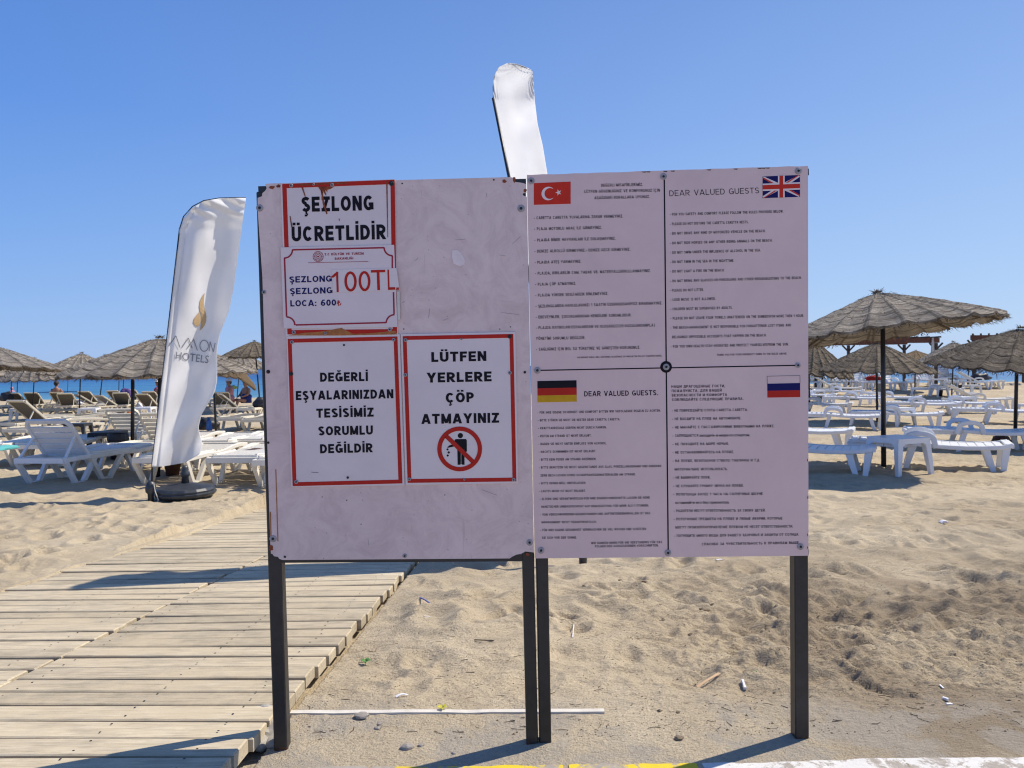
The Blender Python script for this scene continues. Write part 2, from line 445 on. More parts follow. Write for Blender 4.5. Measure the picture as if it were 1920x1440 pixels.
def reed_material(name, c0, c1, c2, holes=0.30):
    m, nt, b = new_mat(name)
    tc = N(nt, "ShaderNodeTexCoord")
    oi = N(nt, "ShaderNodeObjectInfo")
    mp = N(nt, "ShaderNodeMapping"); mp.inputs["Scale"].default_value = (2.2, 42, 1)
    nt.links.new(tc.outputs["UV"], mp.inputs[0])
    n = noise_node(nt, mp.outputs[0], 1.5, 6, 0.75, 0.6)
    r = ramp(nt, n.outputs[0], [(0.30, c0), (0.5, c1), (0.70, c2)])
    mp2 = N(nt, "ShaderNodeMapping"); mp2.inputs["Scale"].default_value = (3.2, 4.0, 1)
    nt.links.new(tc.outputs["UV"], mp2.inputs[0])
    st = noise_node(nt, mp2.outputs[0], 1.6, 5, 0.7, 0.4)
    sr = ramp(nt, st.outputs[0], [(0.3, (0.60, 0.58, 0.56)), (0.65, (1.12, 1.10, 1.08))])
    c = mixc(nt, 1.0, r.outputs[0], sr.outputs[0], 'MULTIPLY')
    pr = ramp(nt, oi.outputs["Random"], [(0.0, (0.82, 0.82, 0.84)), (1.0, (1.12, 1.08, 1.0))])
    c = mixc(nt, 1.0, c, pr.outputs[0], 'MULTIPLY')
    # sewn seams: radial battens and the laps of the mats
    wob = noise_node(nt, tc.outputs["UV"], 3.0, 3, 0.6)
    wv = N(nt, "ShaderNodeVectorMath", operation='SCALE'); wv.inputs[3].default_value = 0.07
    nt.links.new(wob.outputs["Color"], wv.inputs[0])
    wa = N(nt, "ShaderNodeVectorMath", operation='ADD')
    nt.links.new(tc.outputs["UV"], wa.inputs[0]); nt.links.new(wv.outputs[0], wa.inputs[1])
    bk = N(nt, "ShaderNodeTexBrick"); bk.offset = 0.0
    bk.inputs["Scale"].default_value = 1.0
    bk.inputs["Brick Width"].default_value = 6.0 / 22
    bk.inputs["Row Height"].default_value = 0.15
    bk.inputs["Mortar Size"].default_value = 0.016
    bk.inputs["Mortar Smooth"].default_value = 0.6
    bk.inputs["Color1"].default_value = (1.16, 1.14, 1.10, 1)
    bk.inputs["Color2"].default_value = (0.80, 0.80, 0.82, 1)
    bk.inputs["Mortar"].default_value = (0.42, 0.40, 0.38, 1)
    nt.links.new(wa.outputs[0], bk.inputs["Vector"])
    c = mixc(nt, 0.85, c, bk.outputs["Color"], 'MULTIPLY')
    nt.links.new(c, b.inputs["Base Color"])
    b.inputs["Roughness"].default_value = 0.9
    b.inputs["Specular IOR Level"].default_value = 0.15
    bump(nt, b, n.outputs[0], 0.9, 0.03)
    # gaps in the weave let the sky through
    mp3 = N(nt, "ShaderNodeMapping"); mp3.inputs["Scale"].default_value = (9, 26, 1)
    nt.links.new(tc.outputs["UV"], mp3.inputs[0])
    h = noise_node(nt, mp3.outputs[0], 1.6, 2, 0.5)
    lt = N(nt, "ShaderNodeMath", operation='LESS_THAN'); lt.inputs[1].default_value = holes
    nt.links.new(h.outputs[0], lt.inputs[0])
    tr = N(nt, "ShaderNodeBsdfTransparent")
    tl = N(nt, "ShaderNodeBsdfTranslucent"); nt.links.new(c, tl.inputs[0])
    m1 = N(nt, "ShaderNodeMixShader"); m1.inputs[0].default_value = 0.12
    nt.links.new(b.outputs[0], m1.inputs[1]); nt.links.new(tl.outputs[0], m1.inputs[2])
    mx = N(nt, "ShaderNodeMixShader")
    nt.links.new(lt.outputs[0], mx.inputs[0])
    nt.links.new(m1.outputs[0], mx.inputs[1]); nt.links.new(tr.outputs[0], mx.inputs[2])
    nt.links.new(mx.outputs[0], nt.nodes["Material Output"].inputs[0])
    return m
M['reed'] = reed_material("grey_reed_matting", (0.11, 0.098, 0.082), (0.34, 0.315, 0.278), (0.60, 0.57, 0.51))
M['reed_brown'] = reed_material("brown_reed_matting", (0.12, 0.085, 0.05), (0.27, 0.20, 0.125), (0.42, 0.34, 0.24))
M['reed_dark'] = reed_material("dark_reed_matting", (0.06, 0.050, 0.038), (0.19, 0.165, 0.13), (0.38, 0.34, 0.285), 0.34)
M['batten'] = simple("dark_batten", (0.11, 0.085, 0.06), 0.9, 0.3, 20)

def sea_material():
    m, nt, b = new_mat("sea_water")
    v = coords(nt, "Object", (1, 1, 1))
    tc = N(nt, "ShaderNodeTexCoord")
    sep = N(nt, "ShaderNodeSeparateXYZ"); nt.links.new(tc.outputs["Object"], sep.inputs[0])
    mr = N(nt, "ShaderNodeMapRange"); mr.inputs[1].default_value = 45; mr.inputs[2].default_value = 170
    nt.links.new(sep.outputs[1], mr.inputs[0])
    r = ramp(nt, mr.outputs[0], [(0.0, (0.12, 0.28, 0.38)), (0.2, (0.05, 0.185, 0.35)), (1.0, (0.02, 0.105, 0.29))])
    band = noise_node(nt, coords(nt, "Object", (0.02, 0.16, 1)), 1.0, 4, 0.6)
    br = ramp(nt, band.outputs[0], [(0.35, (0.8, 0.85, 0.9)), (0.65, (1.15, 1.12, 1.06))])
    c = mixc(nt, 1.0, r.outputs[0], br.outputs[0], 'MULTIPLY')
    nt.links.new(c, b.inputs["Base Color"])
    b.inputs["Roughness"].default_value = 0.45
    b.inputs["Specular IOR Level"].default_value = 0.25
    w = noise_node(nt, coords(nt, "Object", (0.6, 1.4, 1)), 1.1, 5, 0.65)
    bump(nt, b, w.outputs[0], 0.8, 0.3)
    return m
M['sea'] = sea_material()

# ------------------------------------------------------------------ mesh helpers
def link(o, parent=None):
    C.objects.link(o)
    if parent is not None:
        o.parent = parent
    return o

def mesh_obj(name, me, mat, parent=None, smooth_=False):
    if mat is not None:
        me.materials.append(mat)
    if smooth_:
        me.polygons.foreach_set("use_smooth", [True] * len(me.polygons))
    o = bpy.data.objects.new(name, me)
    return link(o, parent)

def obj(name, bm, mat, parent=None, smooth_=False):
    me = bpy.data.meshes.new(name)
    bm.to_mesh(me); bm.free()
    return mesh_obj(name, me, mat, parent, smooth_)

def thing(name, label, cat, loc=(0, 0, 0), rotz=0.0, group=None):
    o = bpy.data.objects.new(name, None)
    o.empty_display_size = 0.1
    C.objects.link(o)
    o.location = loc; o.rotation_euler = (0, 0, rotz)
    o['label'] = label; o['category'] = cat
    if group: o['group'] = group
    return o

def tag(o, label, cat, group=None):
    o['label'] = label; o['category'] = cat
    if group: o['group'] = group
    return o

def dup(root, loc, rotz, label, group=None, scale=1.0, tilt=(0, 0)):
    r = root.copy(); C.objects.link(r)
    r.location = loc; r.rotation_euler = (tilt[0], tilt[1], rotz)
    r.scale = (scale, scale, scale)
    r['label'] = label
    if group: r['group'] = group
    for ch in list(root.children):
        c = ch.copy(); C.objects.link(c); c.parent = r
        for g in ch.children:
            d = g.copy(); C.objects.link(d); d.parent = c
    return r

def box(bm, x0, x1, y0, y1, z0, z1):
    vs = [bm.verts.new(p) for p in ((x0, y0, z0), (x1, y0, z0), (x1, y1, z0), (x0, y1, z0), (x0, y0, z1), (x1, y0, z1), (x1, y1, z1), (x0, y1, z1))]
    for f in ((0, 3, 2, 1), (4, 5, 6, 7), (0, 1, 5, 4), (1, 2, 6, 5), (2, 3, 7, 6), (3, 0, 4, 7)):
        bm.faces.new([vs[i] for i in f])

def bar(bm, a, b, w, h, side=Vector((1, 0, 0)), w2=None, h2=None):
    """square bar from a to b; w along side, h across"""
    a = Vector(a); b = Vector(b)
    d = (b - a).normalized()
    s = (side - d * side.dot(d)).normalized()
    t = d.cross(s)
    w2 = w if w2 is None else w2; h2 = h if h2 is None else h2
    vs = []
    for p, ww, hh in ((a, w, h), (b, w2, h2)):
        for i, j in ((-1, -1), (1, -1), (1, 1), (-1, 1)):
            vs.append(bm.verts.new(p + s * (i * ww / 2) + t * (j * hh / 2)))
    for f in ((0, 3, 2, 1), (4, 5, 6, 7), (0, 1, 5, 4), (1, 2, 6, 5), (2, 3, 7, 6), (3, 0, 4, 7)):
        bm.faces.new([vs[i] for i in f])

def sweep(bm, pts, w, h, side=Vector((1, 0, 0)), ws=None):
    """rectangular section swept along pts"""
    pts = [Vector(p) for p in pts]
    rings = []
    for i, p in enumerate(pts):
        d = (pts[min(i + 1, len(pts) - 1)] - pts[max(i - 1, 0)]).normalized()
        s = (side - d * side.dot(d)).normalized()
        t = d.cross(s)
        k = ws[i] if ws else 1.0
        c = 0.28
        r = []
        for a_, b_ in ((-1, -1 + c), (-1 + c, -1), (1 - c, -1), (1, -1 + c), (1, 1 - c), (1 - c, 1), (-1 + c, 1), (-1, 1 - c)):
            r.append(bm.verts.new(p + s * (a_ * w / 2 * k) + t * (b_ * h / 2)))
        rings.append(r)
    n = 8
    for i in range(len(rings) - 1):
        for j in range(n):
            bm.faces.new((rings[i][j], rings[i][(j + 1) % n], rings[i + 1][(j + 1) % n], rings[i + 1][j]))
    bm.faces.new(rings[0][::-1]); bm.faces.new(rings[-1])

def tube(bm, pts, r, n=8, r2=None):
    pts = [Vector(p) for p in pts]
    rings = []
    for i, p in enumerate(pts):
        d = (pts[min(i + 1, len(pts) - 1)] - pts[max(i - 1, 0)]).normalized()
        s = d.orthogonal().normalized() if abs(d.z) < 0.9 else (Vector((1, 0, 0)) - d * d.x).normalized()
        t = d.cross(s)
        rr = r if r2 is None else r + (r2 - r) * i / (len(pts) - 1)
        rings.append([bm.verts.new(p + s * math.cos(k * 2 * PI / n) * rr + t * math.sin(k * 2 * PI / n) * rr) for k in range(n)])
    for i in range(len(rings) - 1):
        for j in range(n):
            bm.faces.new((rings[i][j], rings[i][(j + 1) % n], rings[i + 1][(j + 1) % n], rings[i + 1][j]))
    bm.faces.new(rings[0][::-1]); bm.faces.new(rings[-1])

def lathe(bm, prof, n=20, cx=0, cy=0):
    rings = []
    for r, z in prof:
        rings.append([bm.verts.new((cx + r * math.cos(k * 2 * PI / n), cy + r * math.sin(k * 2 * PI / n), z)) for k in range(n)])
    for i in range(len(rings) - 1):
        for j in range(n):
            bm.faces.new((rings[i][j], rings[i][(j + 1) % n], rings[i + 1][(j + 1) % n], rings[i + 1][j]))
    bm.faces.new(rings[0][::-1]); bm.faces.new(rings[-1])

# ------------------------------------------------------------------ noise on arrays
def vnoise(x, y, seed=0):
    xi = np.floor(x).astype(np.int64); yi = np.floor(y).astype(np.int64)
    xf = x - xi; yf = y - yi
    u = xf * xf * (3 - 2 * xf); v = yf * yf * (3 - 2 * yf)
    def h(a, b):
        k = (a * 374761393 + b * 668265263 + seed * 982451653) & 0x7fffffff
        k = ((k ^ (k >> 13)) * 1274126177) & 0x7fffffff
        k = k ^ (k >> 16)
        return (k & 0xffff) / 65535.0
    return (h(xi, yi) * (1 - u) + h(xi + 1, yi) * u) * (1 - v) + (h(xi, yi + 1) * (1 - u) + h(xi + 1, yi + 1) * u) * v

def fbm(x, y, o=4, seed=0, gain=0.5):
    s = 0; a = 1; t = 0
    for i in range(o):
        s = s + a * vnoise(x, y, seed + i * 17); t += a
        x = x * 2.03 + 5.1; y = y * 2.03 + 9.7; a *= gain
    return s / t

# ------------------------------------------------------------------ boardwalk geometry
ZB0 = 0.075
def zb(Y): return ZB0 - SLOPE * (Y - 2.15)
def on_walk(px, py):
    d = ray(px, py)
    t = (CAM.z - ZB0 - SLOPE * 2.15) / (-d.z - SLOPE * d.y)
    return CAM + d * t
def line2(a, b):
    k = (b.x - a.x) / (b.y - a.y)
    return lambda Y: a.x + k * (Y - a.y)
edgeR = line2(on_walk(446, 1412), on_walk(765, 1065))
joint = line2(on_walk(10, 1284), on_walk(482, 1051))
edgeL = line2(on_walk(90, 1078), on_walk(500, 950))
WALK_END = 9.6

# ------------------------------------------------------------------ the ground
def terrain():
    ny, nx = 900, 760
    t = np.linspace(0, 1, ny)
    Yr = 2.15 * np.power(52 / 2.15, np.power(t, 1.28))
    u = np.linspace(-1, 1, nx)
    Yg = np.repeat(Yr[:, None], nx, 1)
    half = 0.80 * Yr + 0.7
    Xg = u[None, :] * half[:, None]
    z = base_z(Xg, Yg)
    near = np.clip((Yg - 2.5) / 0.5, 0.0, 1)
    fl = np.clip((Yg - 2.32) / 0.2, 0.12, 1)
    z += near * 0.10 * (fbm(Xg * 0.55, Yg * 0.8, 3, 3) - 0.5)
    far_damp = np.clip(1.15 - Yg / 40, 0.35, 1)
    z += near * far_damp * 0.085 * (fbm(Xg * 2.3, Yg * 3.4, 4, 8, 0.52) - 0.5)
    # crumbled ground at the right of the foreground
    cr = np.clip((Xg - 0.2) / 1.0, 0.15, 1) * np.clip((5.2 - Yg) / 1.6, 0, 1) * near
    f1 = fbm(Xg * 11, Yg * 17, 4, 21, 0.62)
    z += 0.11 * cr * np.clip(f1 - 0.5, -0.25, 0.4) * np.clip((fbm(Xg * 1.3, Yg * 1.6, 3, 33) - 0.36) * 5, 0.1, 1)
    f2 = fbm(Xg * 30, Yg * 42, 3, 41, 0.6)
    z += (0.008 * fl + 0.020 * cr) * (f2 - 0.5) * np.clip((7 - Yg) / 4, 0.0, 1)
    # foot-prints: elliptical pits with a raised rim
    n_p = 2300
    for k in range(n_p):
        py = 2.75 + 15.5 * rng.rand() ** 1.15
        px = (rng.rand() * 2 - 1) * 0.85 * py
        if edgeL(py) - 0.05 < px < edgeR(py) + 0.1 and py < WALK_END: continue
        la = rng.uniform(0.05, 0.14); lb = la * rng.uniform(0.45, 0.8); an = rng.uniform(0, PI)
        dep = rng.uniform(0.012, 0.036) * (0.4 if py < 3.4 else 1)
        i0, i1 = np.searchsorted(Yr, [py - 0.45, py + 0.45])
        if i1 - i0 < 2: continue
        sx = Xg[i0:i1] - px; sy = Yg[i0:i1] - py
        a = (sx * math.cos(an) + sy * math.sin(an)) / la
        b = (-sx * math.sin(an) + sy * math.cos(an)) / lb
        d2 = a * a + b * b
        z[i0:i1] += -dep * np.exp(-d2 * 1.4) + dep * 0.45 * np.exp(-(np.sqrt(d2) - 1.55) ** 2 * 5)
    # tyre rut curving through the right of the foreground
    rp = [ground(1380, 1241), ground(1440, 1243), ground(1520, 1249), ground(1590, 1262), ground(1640, 1283), ground(1700, 1300)]
    for i in range(len(rp) - 1):
        ax, ay, bx, by = rp[i].x, rp[i].y, rp[i + 1].x, rp[i + 1].y
        L2 = (bx - ax) ** 2 + (by - ay) ** 2
        i0, i1 = np.searchsorted(Yr, [min(ay, by) - 0.3, max(ay, by) + 0.3])
        sx = Xg[i0:i1] - ax; sy = Yg[i0:i1] - ay
        tt = np.clip((sx * (bx - ax) + sy * (by - ay)) / L2, 0, 1)
        dd = (sx - tt * (bx - ax)) ** 2 + (sy - tt * (by - ay)) ** 2
        sd = np.sign((sx * (by - ay) - sy * (bx - ax)))
        z[i0:i1] += 0.008 * np.tanh(-sd * np.sqrt(dd) / 0.014) * np.exp(-dd / 0.004)
    # sand heaped against the post feet
    for fx, fy in ((530, 1409), (998, 1402), (1022, 1402), (1500, 1389)):
        q_ = ground(fx, fy)
        z += 0.005 * np.exp(-(((Xg - q_.x - 0.02) / 0.05) ** 2 + ((Yg - q_.y - 0.03) / 0.045) ** 2)) * (0.6 + 0.8 * vnoise(Xg * 40, Yg * 40, 12))
    # keep sand below the boards, let it creep over the left edge
    xr = edgeR(Yg); xl = edgeL(Yg)
    zw = zb(Yg)
    cover = 0.26 * (fbm(Xg * 1.4, Yg * 1.4, 4, 61) - 0.36) 
    dl = Xg - xl
    lim = np.where(dl < cover + 0.02, zw + 0.012, zw - 0.085)
    inside = (Xg > xl - 0.02) & (Xg < xr + 0.02) & (Yg < WALK_END + 0.2)
    z = np.where(inside, np.minimum(z, lim), z)
    side = np.exp(-((Xg - xl) / 0.35) ** 2) * (Xg < xl + 0.15) * (Yg < WALK_END) * (Yg > 3.4)
    z = z * (1 - side) + side * np.where(inside, np.minimum(np.maximum(z, zw + 0.006), lim), np.maximum(z, zw + 0.004 + 0.03 * (fbm(Xg * 3, Yg * 3, 3, 71) - 0.5)))
    rs = np.exp(-((Xg - xr) / 0.22) ** 2) * (Xg > xr + 0.02) * (Yg < 7) * (Yg > 2.7)
    tgt = zw - 0.055 + 0.04 * np.clip((Yg - 2.6) / 2.5, 0, 1)
    z = z * (1 - rs) + rs * tgt + rs * 0.02 * (f1 - 0.5)
    verts = np.stack([Xg, Yg, z], -1).reshape(-1, 3)
    idx = np.arange(ny * nx).reshape(ny, nx)
    quads = np.stack([idx[:-1, :-1], idx[:-1, 1:], idx[1:, 1:], idx[1:, :-1]], -1).reshape(-1, 4)
    me = bpy.data.meshes.new("beach_sand")
    me.vertices.add(len(verts)); me.vertices.foreach_set("co", verts.ravel())
    me.loops.add(quads.size); me.loops.foreach_set("vertex_index", quads.ravel())
    me.polygons.add(len(quads))
    me.polygons.foreach_set("loop_start", np.arange(0, quads.size, 4))
    me.polygons.foreach_set("use_smooth", np.ones(len(quads), bool))
    me.update(calc_edges=True)
    o = mesh_obj("beach_sand", me, M['sand'])
    o['kind'] = 'structure'
    return Yr, half, z
TY, THALF, TZ = terrain()
def tz(X, Y):
    """height of the finished sand surface"""
    i = int(np.clip(np.searchsorted(TY, Y), 1, len(TY) - 1))
    if abs(Y - TY[i - 1]) < abs(Y - TY[i]): i -= 1
    nx = TZ.shape[1]
    j = int(np.clip(round((X / THALF[i] + 1) / 2 * (nx - 1)), 0, nx - 1))
    return float(TZ[i, j])

# wide flat sand beyond the detailed sheet, unseen pale ground in front as bounce surface, sea and sea bed
def sheet(name, x0, x1, y0, y1, z, mat, n=1):
    bm = bmesh.new()
    box(bm, x0, x1, y0, y1, z - 0.4, z)
    o = obj(name, bm, mat); o['kind'] = 'structure'
    return o
sheet("pavement", -40, 40, -30, 2.0, -0.05, M['bounce_paving'])
sheet("far_ground", -400, 400, 2.02, 46, -1.3, M['sand'])
for sx in (-1, 1):
    bm = bmesh.new()
    ys = [2.15, 4, 6, 9, 14, 22, 30, 38, 44, 52]
    a = []
    for y in ys:
        h_ = 0.80 * y + 0.7
        a.append((bm.verts.new((sx * h_ * 0.999, y, float(base_z(sx * h_, y)) - 0.03)), bm.verts.new((sx * 300, y, float(base_z(sx * h_, y)) - 0.03))))
    for i in range(len(a) - 1):
        q = [a[i][0], a[i][1], a[i + 1][1], a[i + 1][0]]
        bm.faces.new(q if sx > 0 else q[::-1])
    o = obj("side_sand", bm, M['sand']); o['kind'] = 'structure'
bm = bmesh.new()
vs = [bm.verts.new(p) for p in ((-5000, 44, -0.68), (5000, 44, -0.68), (5000, 8000, -0.68), (-5000, 8000, -0.68))]
bm.faces.new(vs)
o = obj("sea", bm, M['sea']); o['kind'] = 'structure'

# ------------------------------------------------------------------ kerb stones
def kerb():
    cuts = [(-3.2, -2.4, 'kerb_white'), (-2.4, -1.42, 'kerb_bare'), (-1.42, -0.44, 'kerb_bare'), (-0.44, 0.145, 'kerb_yellow'),
            (0.150, 0.545, 'kerb_yellow'), (0.550, 1.55, 'kerb_white'), (1.556, 2.45, 'kerb_white'), (2.456, 3.3, 'kerb_yellow')]
    lab = {'kerb_white': 'white painted kerb stone', 'kerb_yellow': 'yellow painted kerb stone', 'kerb_bare': 'bare unpainted kerb stone'}
    where = ['far outside the left end of the kerb', 'left of the boardwalk end', 'in front of the boardwalk end', 'in front of the left notice board and its middle post',
             'short one between middle and right post', 'in front of the right hand post', 'at the right edge of the picture', 'beyond the right edge']
    for i, (a, b, mk) in enumerate(cuts):
        bm = bmesh.new()
        n = 26
        rows = []
        for k in range(n + 1):
            x = a + 0.006 + (b - a - 0.012) * k / n
            w = 0.012 * (mnoise.noise(Vector((x * 3.1, 2, 1)))) + 0.007 * mnoise.noise(Vector((x * 17, 5, 1)))
            yb = 2.206 + w + 0.014 * smooth(0.75, 1.15, x)
            zt = 0.002 + 0.003 * mnoise.noise(Vector((x * 9, 1, 7)))
            rows.append([bm.verts.new(p) for p in ((x, 2.03, -0.12), (x, 2.03, zt - 0.02), (x, 2.05, zt), (x, yb - 0.015, zt), (x, yb, zt - 0.012), (x, yb, -0.12))])
        for k in range(n):
            for j in range(5):
                bm.faces.new((rows[k][j], rows[k + 1][j], rows[k + 1][j + 1], rows[k][j + 1]))
        bm.faces.new(rows[0]); bm.faces.new(rows[-1][::-1])
        o = obj("kerb_stone", bm, M[mk])
        tag(o, lab[mk] + ' ' + where[i], 'kerb stone', 'painted kerb stones along the pavement edge')
kerb()

# ------------------------------------------------------------------ boardwalk
def boardwalk():
    root = thing("boardwalk", "weathered wooden plank boardwalk sloping down across the sand to the beach", "boardwalk", (0, 0, 0))
    def section(xa, xb, Ys, Ye, pitch, jit, seed, a0, a1):
        r = random.Random(seed)
        Y = Ys
        k = 0
        while Y < Ye:
            w = pitch * r.uniform(0.95, 1.05)
            al = a0 + (a1 - a0) * (Y - 2) / 5.5
            al2 = a0 + (a1 - a0) * (Y + w - 2) / 5.5
            x0 = xa(Y) + r.uniform(-jit, jit) * 0.5; x1 = xb(Y) + r.uniform(-jit, jit)
            g = r.uniform(0.008, 0.014)
            xm = joint(Y)
            def pt(x, y0, an): return x, y0 + (x - xm) * math.tan(an)
            c = [pt(x0, Y + g, al), pt(x1, Y + g, al), pt(x1, Y + w - g * 0.2, al2), pt(x0, Y + w - g * 0.2, al2)]
            dz = r.uniform(-0.0035, 0.0035); tw = r.uniform(-0.004, 0.004)
            th = 0.045
            cx = sum(p[0] for p in c) / 4; cy = sum(p[1] for p in c) / 4; cz = zb(cy)
            bm = bmesh.new()
            bv = 0.005
            ins = [(bv, bv), (-bv, bv), (-bv, -bv), (bv, -bv)]
            lo = [bm.verts.new((p[0] - cx, p[1] - cy, zb(p[1]) - cz - th + dz)) for p in c]
            mi = [bm.verts.new((p[0] - cx, p[1] - cy, zb(p[1]) - cz - bv * 0.8 + dz + tw * (1 if q in (0, 3) else -1))) for q, p in enumerate(c)]
            tp = [bm.verts.new((p[0] - cx + ins[q][0], p[1] - cy + ins[q][1], zb(p[1]) - cz + dz + tw * (1 if q in (0, 3) else -1))) for q, p in enumerate(c)]
            bm.faces.new(lo[::-1]); bm.faces.new(tp)
            for q in range(4):
                n_ = (q + 1) % 4
                bm.faces.new((lo[q], lo[n_], mi[n_], mi[q]))
                bm.faces.new((mi[q], mi[n_], tp[n_], tp[q]))
            o = obj("plank", bm, M['plank'], root)
            o.location = (cx, cy, cz)
            Y += w; k += 1
    section(lambda Y: joint(Y) + 0.004, edgeR, 2.02, WALK_END, 0.129, 0.009, 3, -0.035, 0.085)
    section(edgeL, lambda Y: joint(Y) - 0.006, 2.25, WALK_END, 0.133, 0.02, 5, -0.035, 0.05)
    rr_ = random.Random(9)
    bm = bmesh.new()
    for o in [c_ for c_ in C.objects if c_.parent == root]:
        co = [v.co for v in o.data.vertices]
        xs = [v.x for v in co]; x0, x1 = min(xs), max(xs)
        if o.location.y > 5.5: continue
        for x in (x0 + 0.08, x0 + 0.10 + (x1 - x0) * 0.47, x1 - 0.13):
            for dy in (-0.03, 0.035):
                yy = o.location.y + dy + (x) * 0.0 + rr_.uniform(-.004, .004); xx = o.location.x + x + rr_.uniform(-.008, .008)
                # height of the tilted plank top there
                zz = zb(yy) + 0.0045
                vs = [bm.verts.new((xx + 0.0042 * math.cos(k * PI / 3), yy + 0.0042 * math.sin(k * PI / 3), zz - 0.0005)) for k in range(6)]
                bm.faces.new(vs)
    nl = obj("screw_head", bm, M['screw_black'], root); nl['kind'] = 'stuff'
    # bearers below
    bm = bmesh.new()
    for off, fn in ((-0.14, edgeR), (0.10, joint), (-0.10, joint), (0.14, edgeL)):
        n = 12
        for i in range(n):
            y0 = 2.12 + (WALK_END - 2.3) * i / n; y1 = 2.12 + (WALK_END - 2.3) * (i + 1) / n
            bar(bm, (fn(y0) + off, y0, zb(y0) - 0.082), (fn(y1) + off, y1, zb(y1) - 0.082), 0.06, 0.06)
    obj("bearer", bm, M['under'], root)
boardwalk()

# ------------------------------------------------------------------ notice boards
F1 = ground(530, 1410); F2 = ground(1500, 1389)
bdir = Vector((F2.x - F1.x, F2.y - F1.y, 0)).normalized()
bnor = Vector((bdir.y, -bdir.x, 0))            # towards the camera
def on_board(px, py, off=0.0):
    """point on the vertical plane of the boards, 'off' metres in front of it"""
    p0 = F1 + bnor * off
    d = ray(px, py)
    t = (p0 - CAM).dot(bnor) / d.dot(bnor)
    return CAM + d * t

def poly_px(bm, pts, off, thick=0.0008):
    """flat prism from pixel outline on the board plane"""
    base = [on_board(x, y, off) for x, y in pts]
    f = [bm.verts.new(p) for p in base]
    b = [bm.verts.new(p - bnor * thick) for p in base]
    try:
        bm.faces.new(f)
    except ValueError:
        return
    n = len(f)
    bm.faces.new(b[::-1])
    for i in range(n):
        bm.faces.new((f[i], b[i], b[(i + 1) % n], f[(i + 1) % n]))

def prism_obj(name, pts, off, thick, mat, parent):
    bm = bmesh.new()
    poly_px(bm, pts, off, thick)
    bmesh.ops.recalc_face_normals(bm, faces=bm.faces)
    return obj(name, bm, mat, parent)

def quads_obj(name, polys, off, mat, parent, thick=0.0006):
    if name in SPLIT and len(polys) > 1:
        for p in polys: quads_obj(name, [p], off, mat, parent, thick)
        return None
    bm = bmesh.new()
    for p in polys:
        poly_px(bm, p, off, thick)
    bmesh.ops.recalc_face_normals(bm, faces=bm.faces)
    return obj(name, bm, mat, parent)

SPLIT = {'old_screw_hole', 'rust_patch', 'rust_streak', 'scratch', 'rust_drip', 'edge_chip', 'dividing_line', 'thin_red_diagonals', 'crescent_and_star_'}
def line_px(a, b, w):
    ax, ay = a; bx, by = b
    L = math.hypot(bx - ax, by - ay); nx, ny = -(by - ay) / L * w / 2, (bx - ax) / L * w / 2
    return [(ax + nx, ay + ny), (ax - nx, ay - ny), (bx - nx, by - ny), (bx + nx, by + ny)]

_cache = {}
def text_geo(s, bold, res=3):
    key = (s, bold)
    if key in _cache: return _cache[key]
    cu = bpy.data.curves.new("tmp_text", 'FONT')
    cu.body = s; cu.size = 1.0; cu.resolution_u = res
    cu.offset = bold; cu.fill_mode = 'FRONT'
    ob = bpy.data.objects.new("tmp_text", cu)
    C.objects.link(ob)
    dg = bpy.context.evaluated_depsgraph_get(); dg.update()
    me = ob.evaluated_get(dg).to_mesh()
    n = len(me.vertices)
    co = np.empty(n * 3); me.vertices.foreach_get("co", co); co = co.reshape(-1, 3)
    faces = [tuple(p.vertices) for p in me.polygons]
    ob.evaluated_get(dg).to_mesh_clear()
    bpy.data.objects.remove(ob); bpy.data.curves.remove(cu)
    _cache[key] = (co, faces)
    return _cache[key]

def cap_height():
    co, f = text_geo("H", 0.0)
    return co[:, 1].max()
CAPH = cap_height()

def text_lines(name, lines, off, mat, parent, mapper=None):
    """lines: (text, x0, y0, x1, y1, cap_px, bold); baseline from (x0,y0) to (x1,y1) in photo pixels"""
    V = []; Fs = []
    for s, x0, y0, x1, y1, cap, bold in lines:
        co, faces = text_geo(s, 0.0)
        if len(co) == 0: continue
        xa, xb = co[:, 0].min(), co[:, 0].max()
        ux = (x1 - x0); uy = (y1 - y0)
        L = math.hypot(ux, uy); vx, vy = uy / L, -ux / L     # 'up' in pixels
        b = bold * cap / CAPH
        shifts = [(0, 0)] if b <= 0 else [(-b, 0), (b, 0), (0, b * 0.6), (0, -b * 0.6)]
        for q, (sx, sy) in enumerate(shifts):
            mp = mapper or (lambda x, y: on_board(x, y, off + q * 0.00004))
            base = len(V)
            for c in co:
                t = (c[0] - xa) / (xb - xa); h = c[1] / CAPH * cap + sy
                V.append(tuple(mp(x0 + (ux - 2 * b) * t + b + sx + vx * h, y0 + uy * t + vy * h)))
            for f in faces: Fs.append(tuple(base + i for i in f))
    me = bpy.data.meshes.new(name)
    me.from_pydata(V, [], Fs)
    me.update()
    o = mesh_obj(name, me, mat, parent)
    if len(lines) > 3: o['kind'] = 'stuff'
    return o

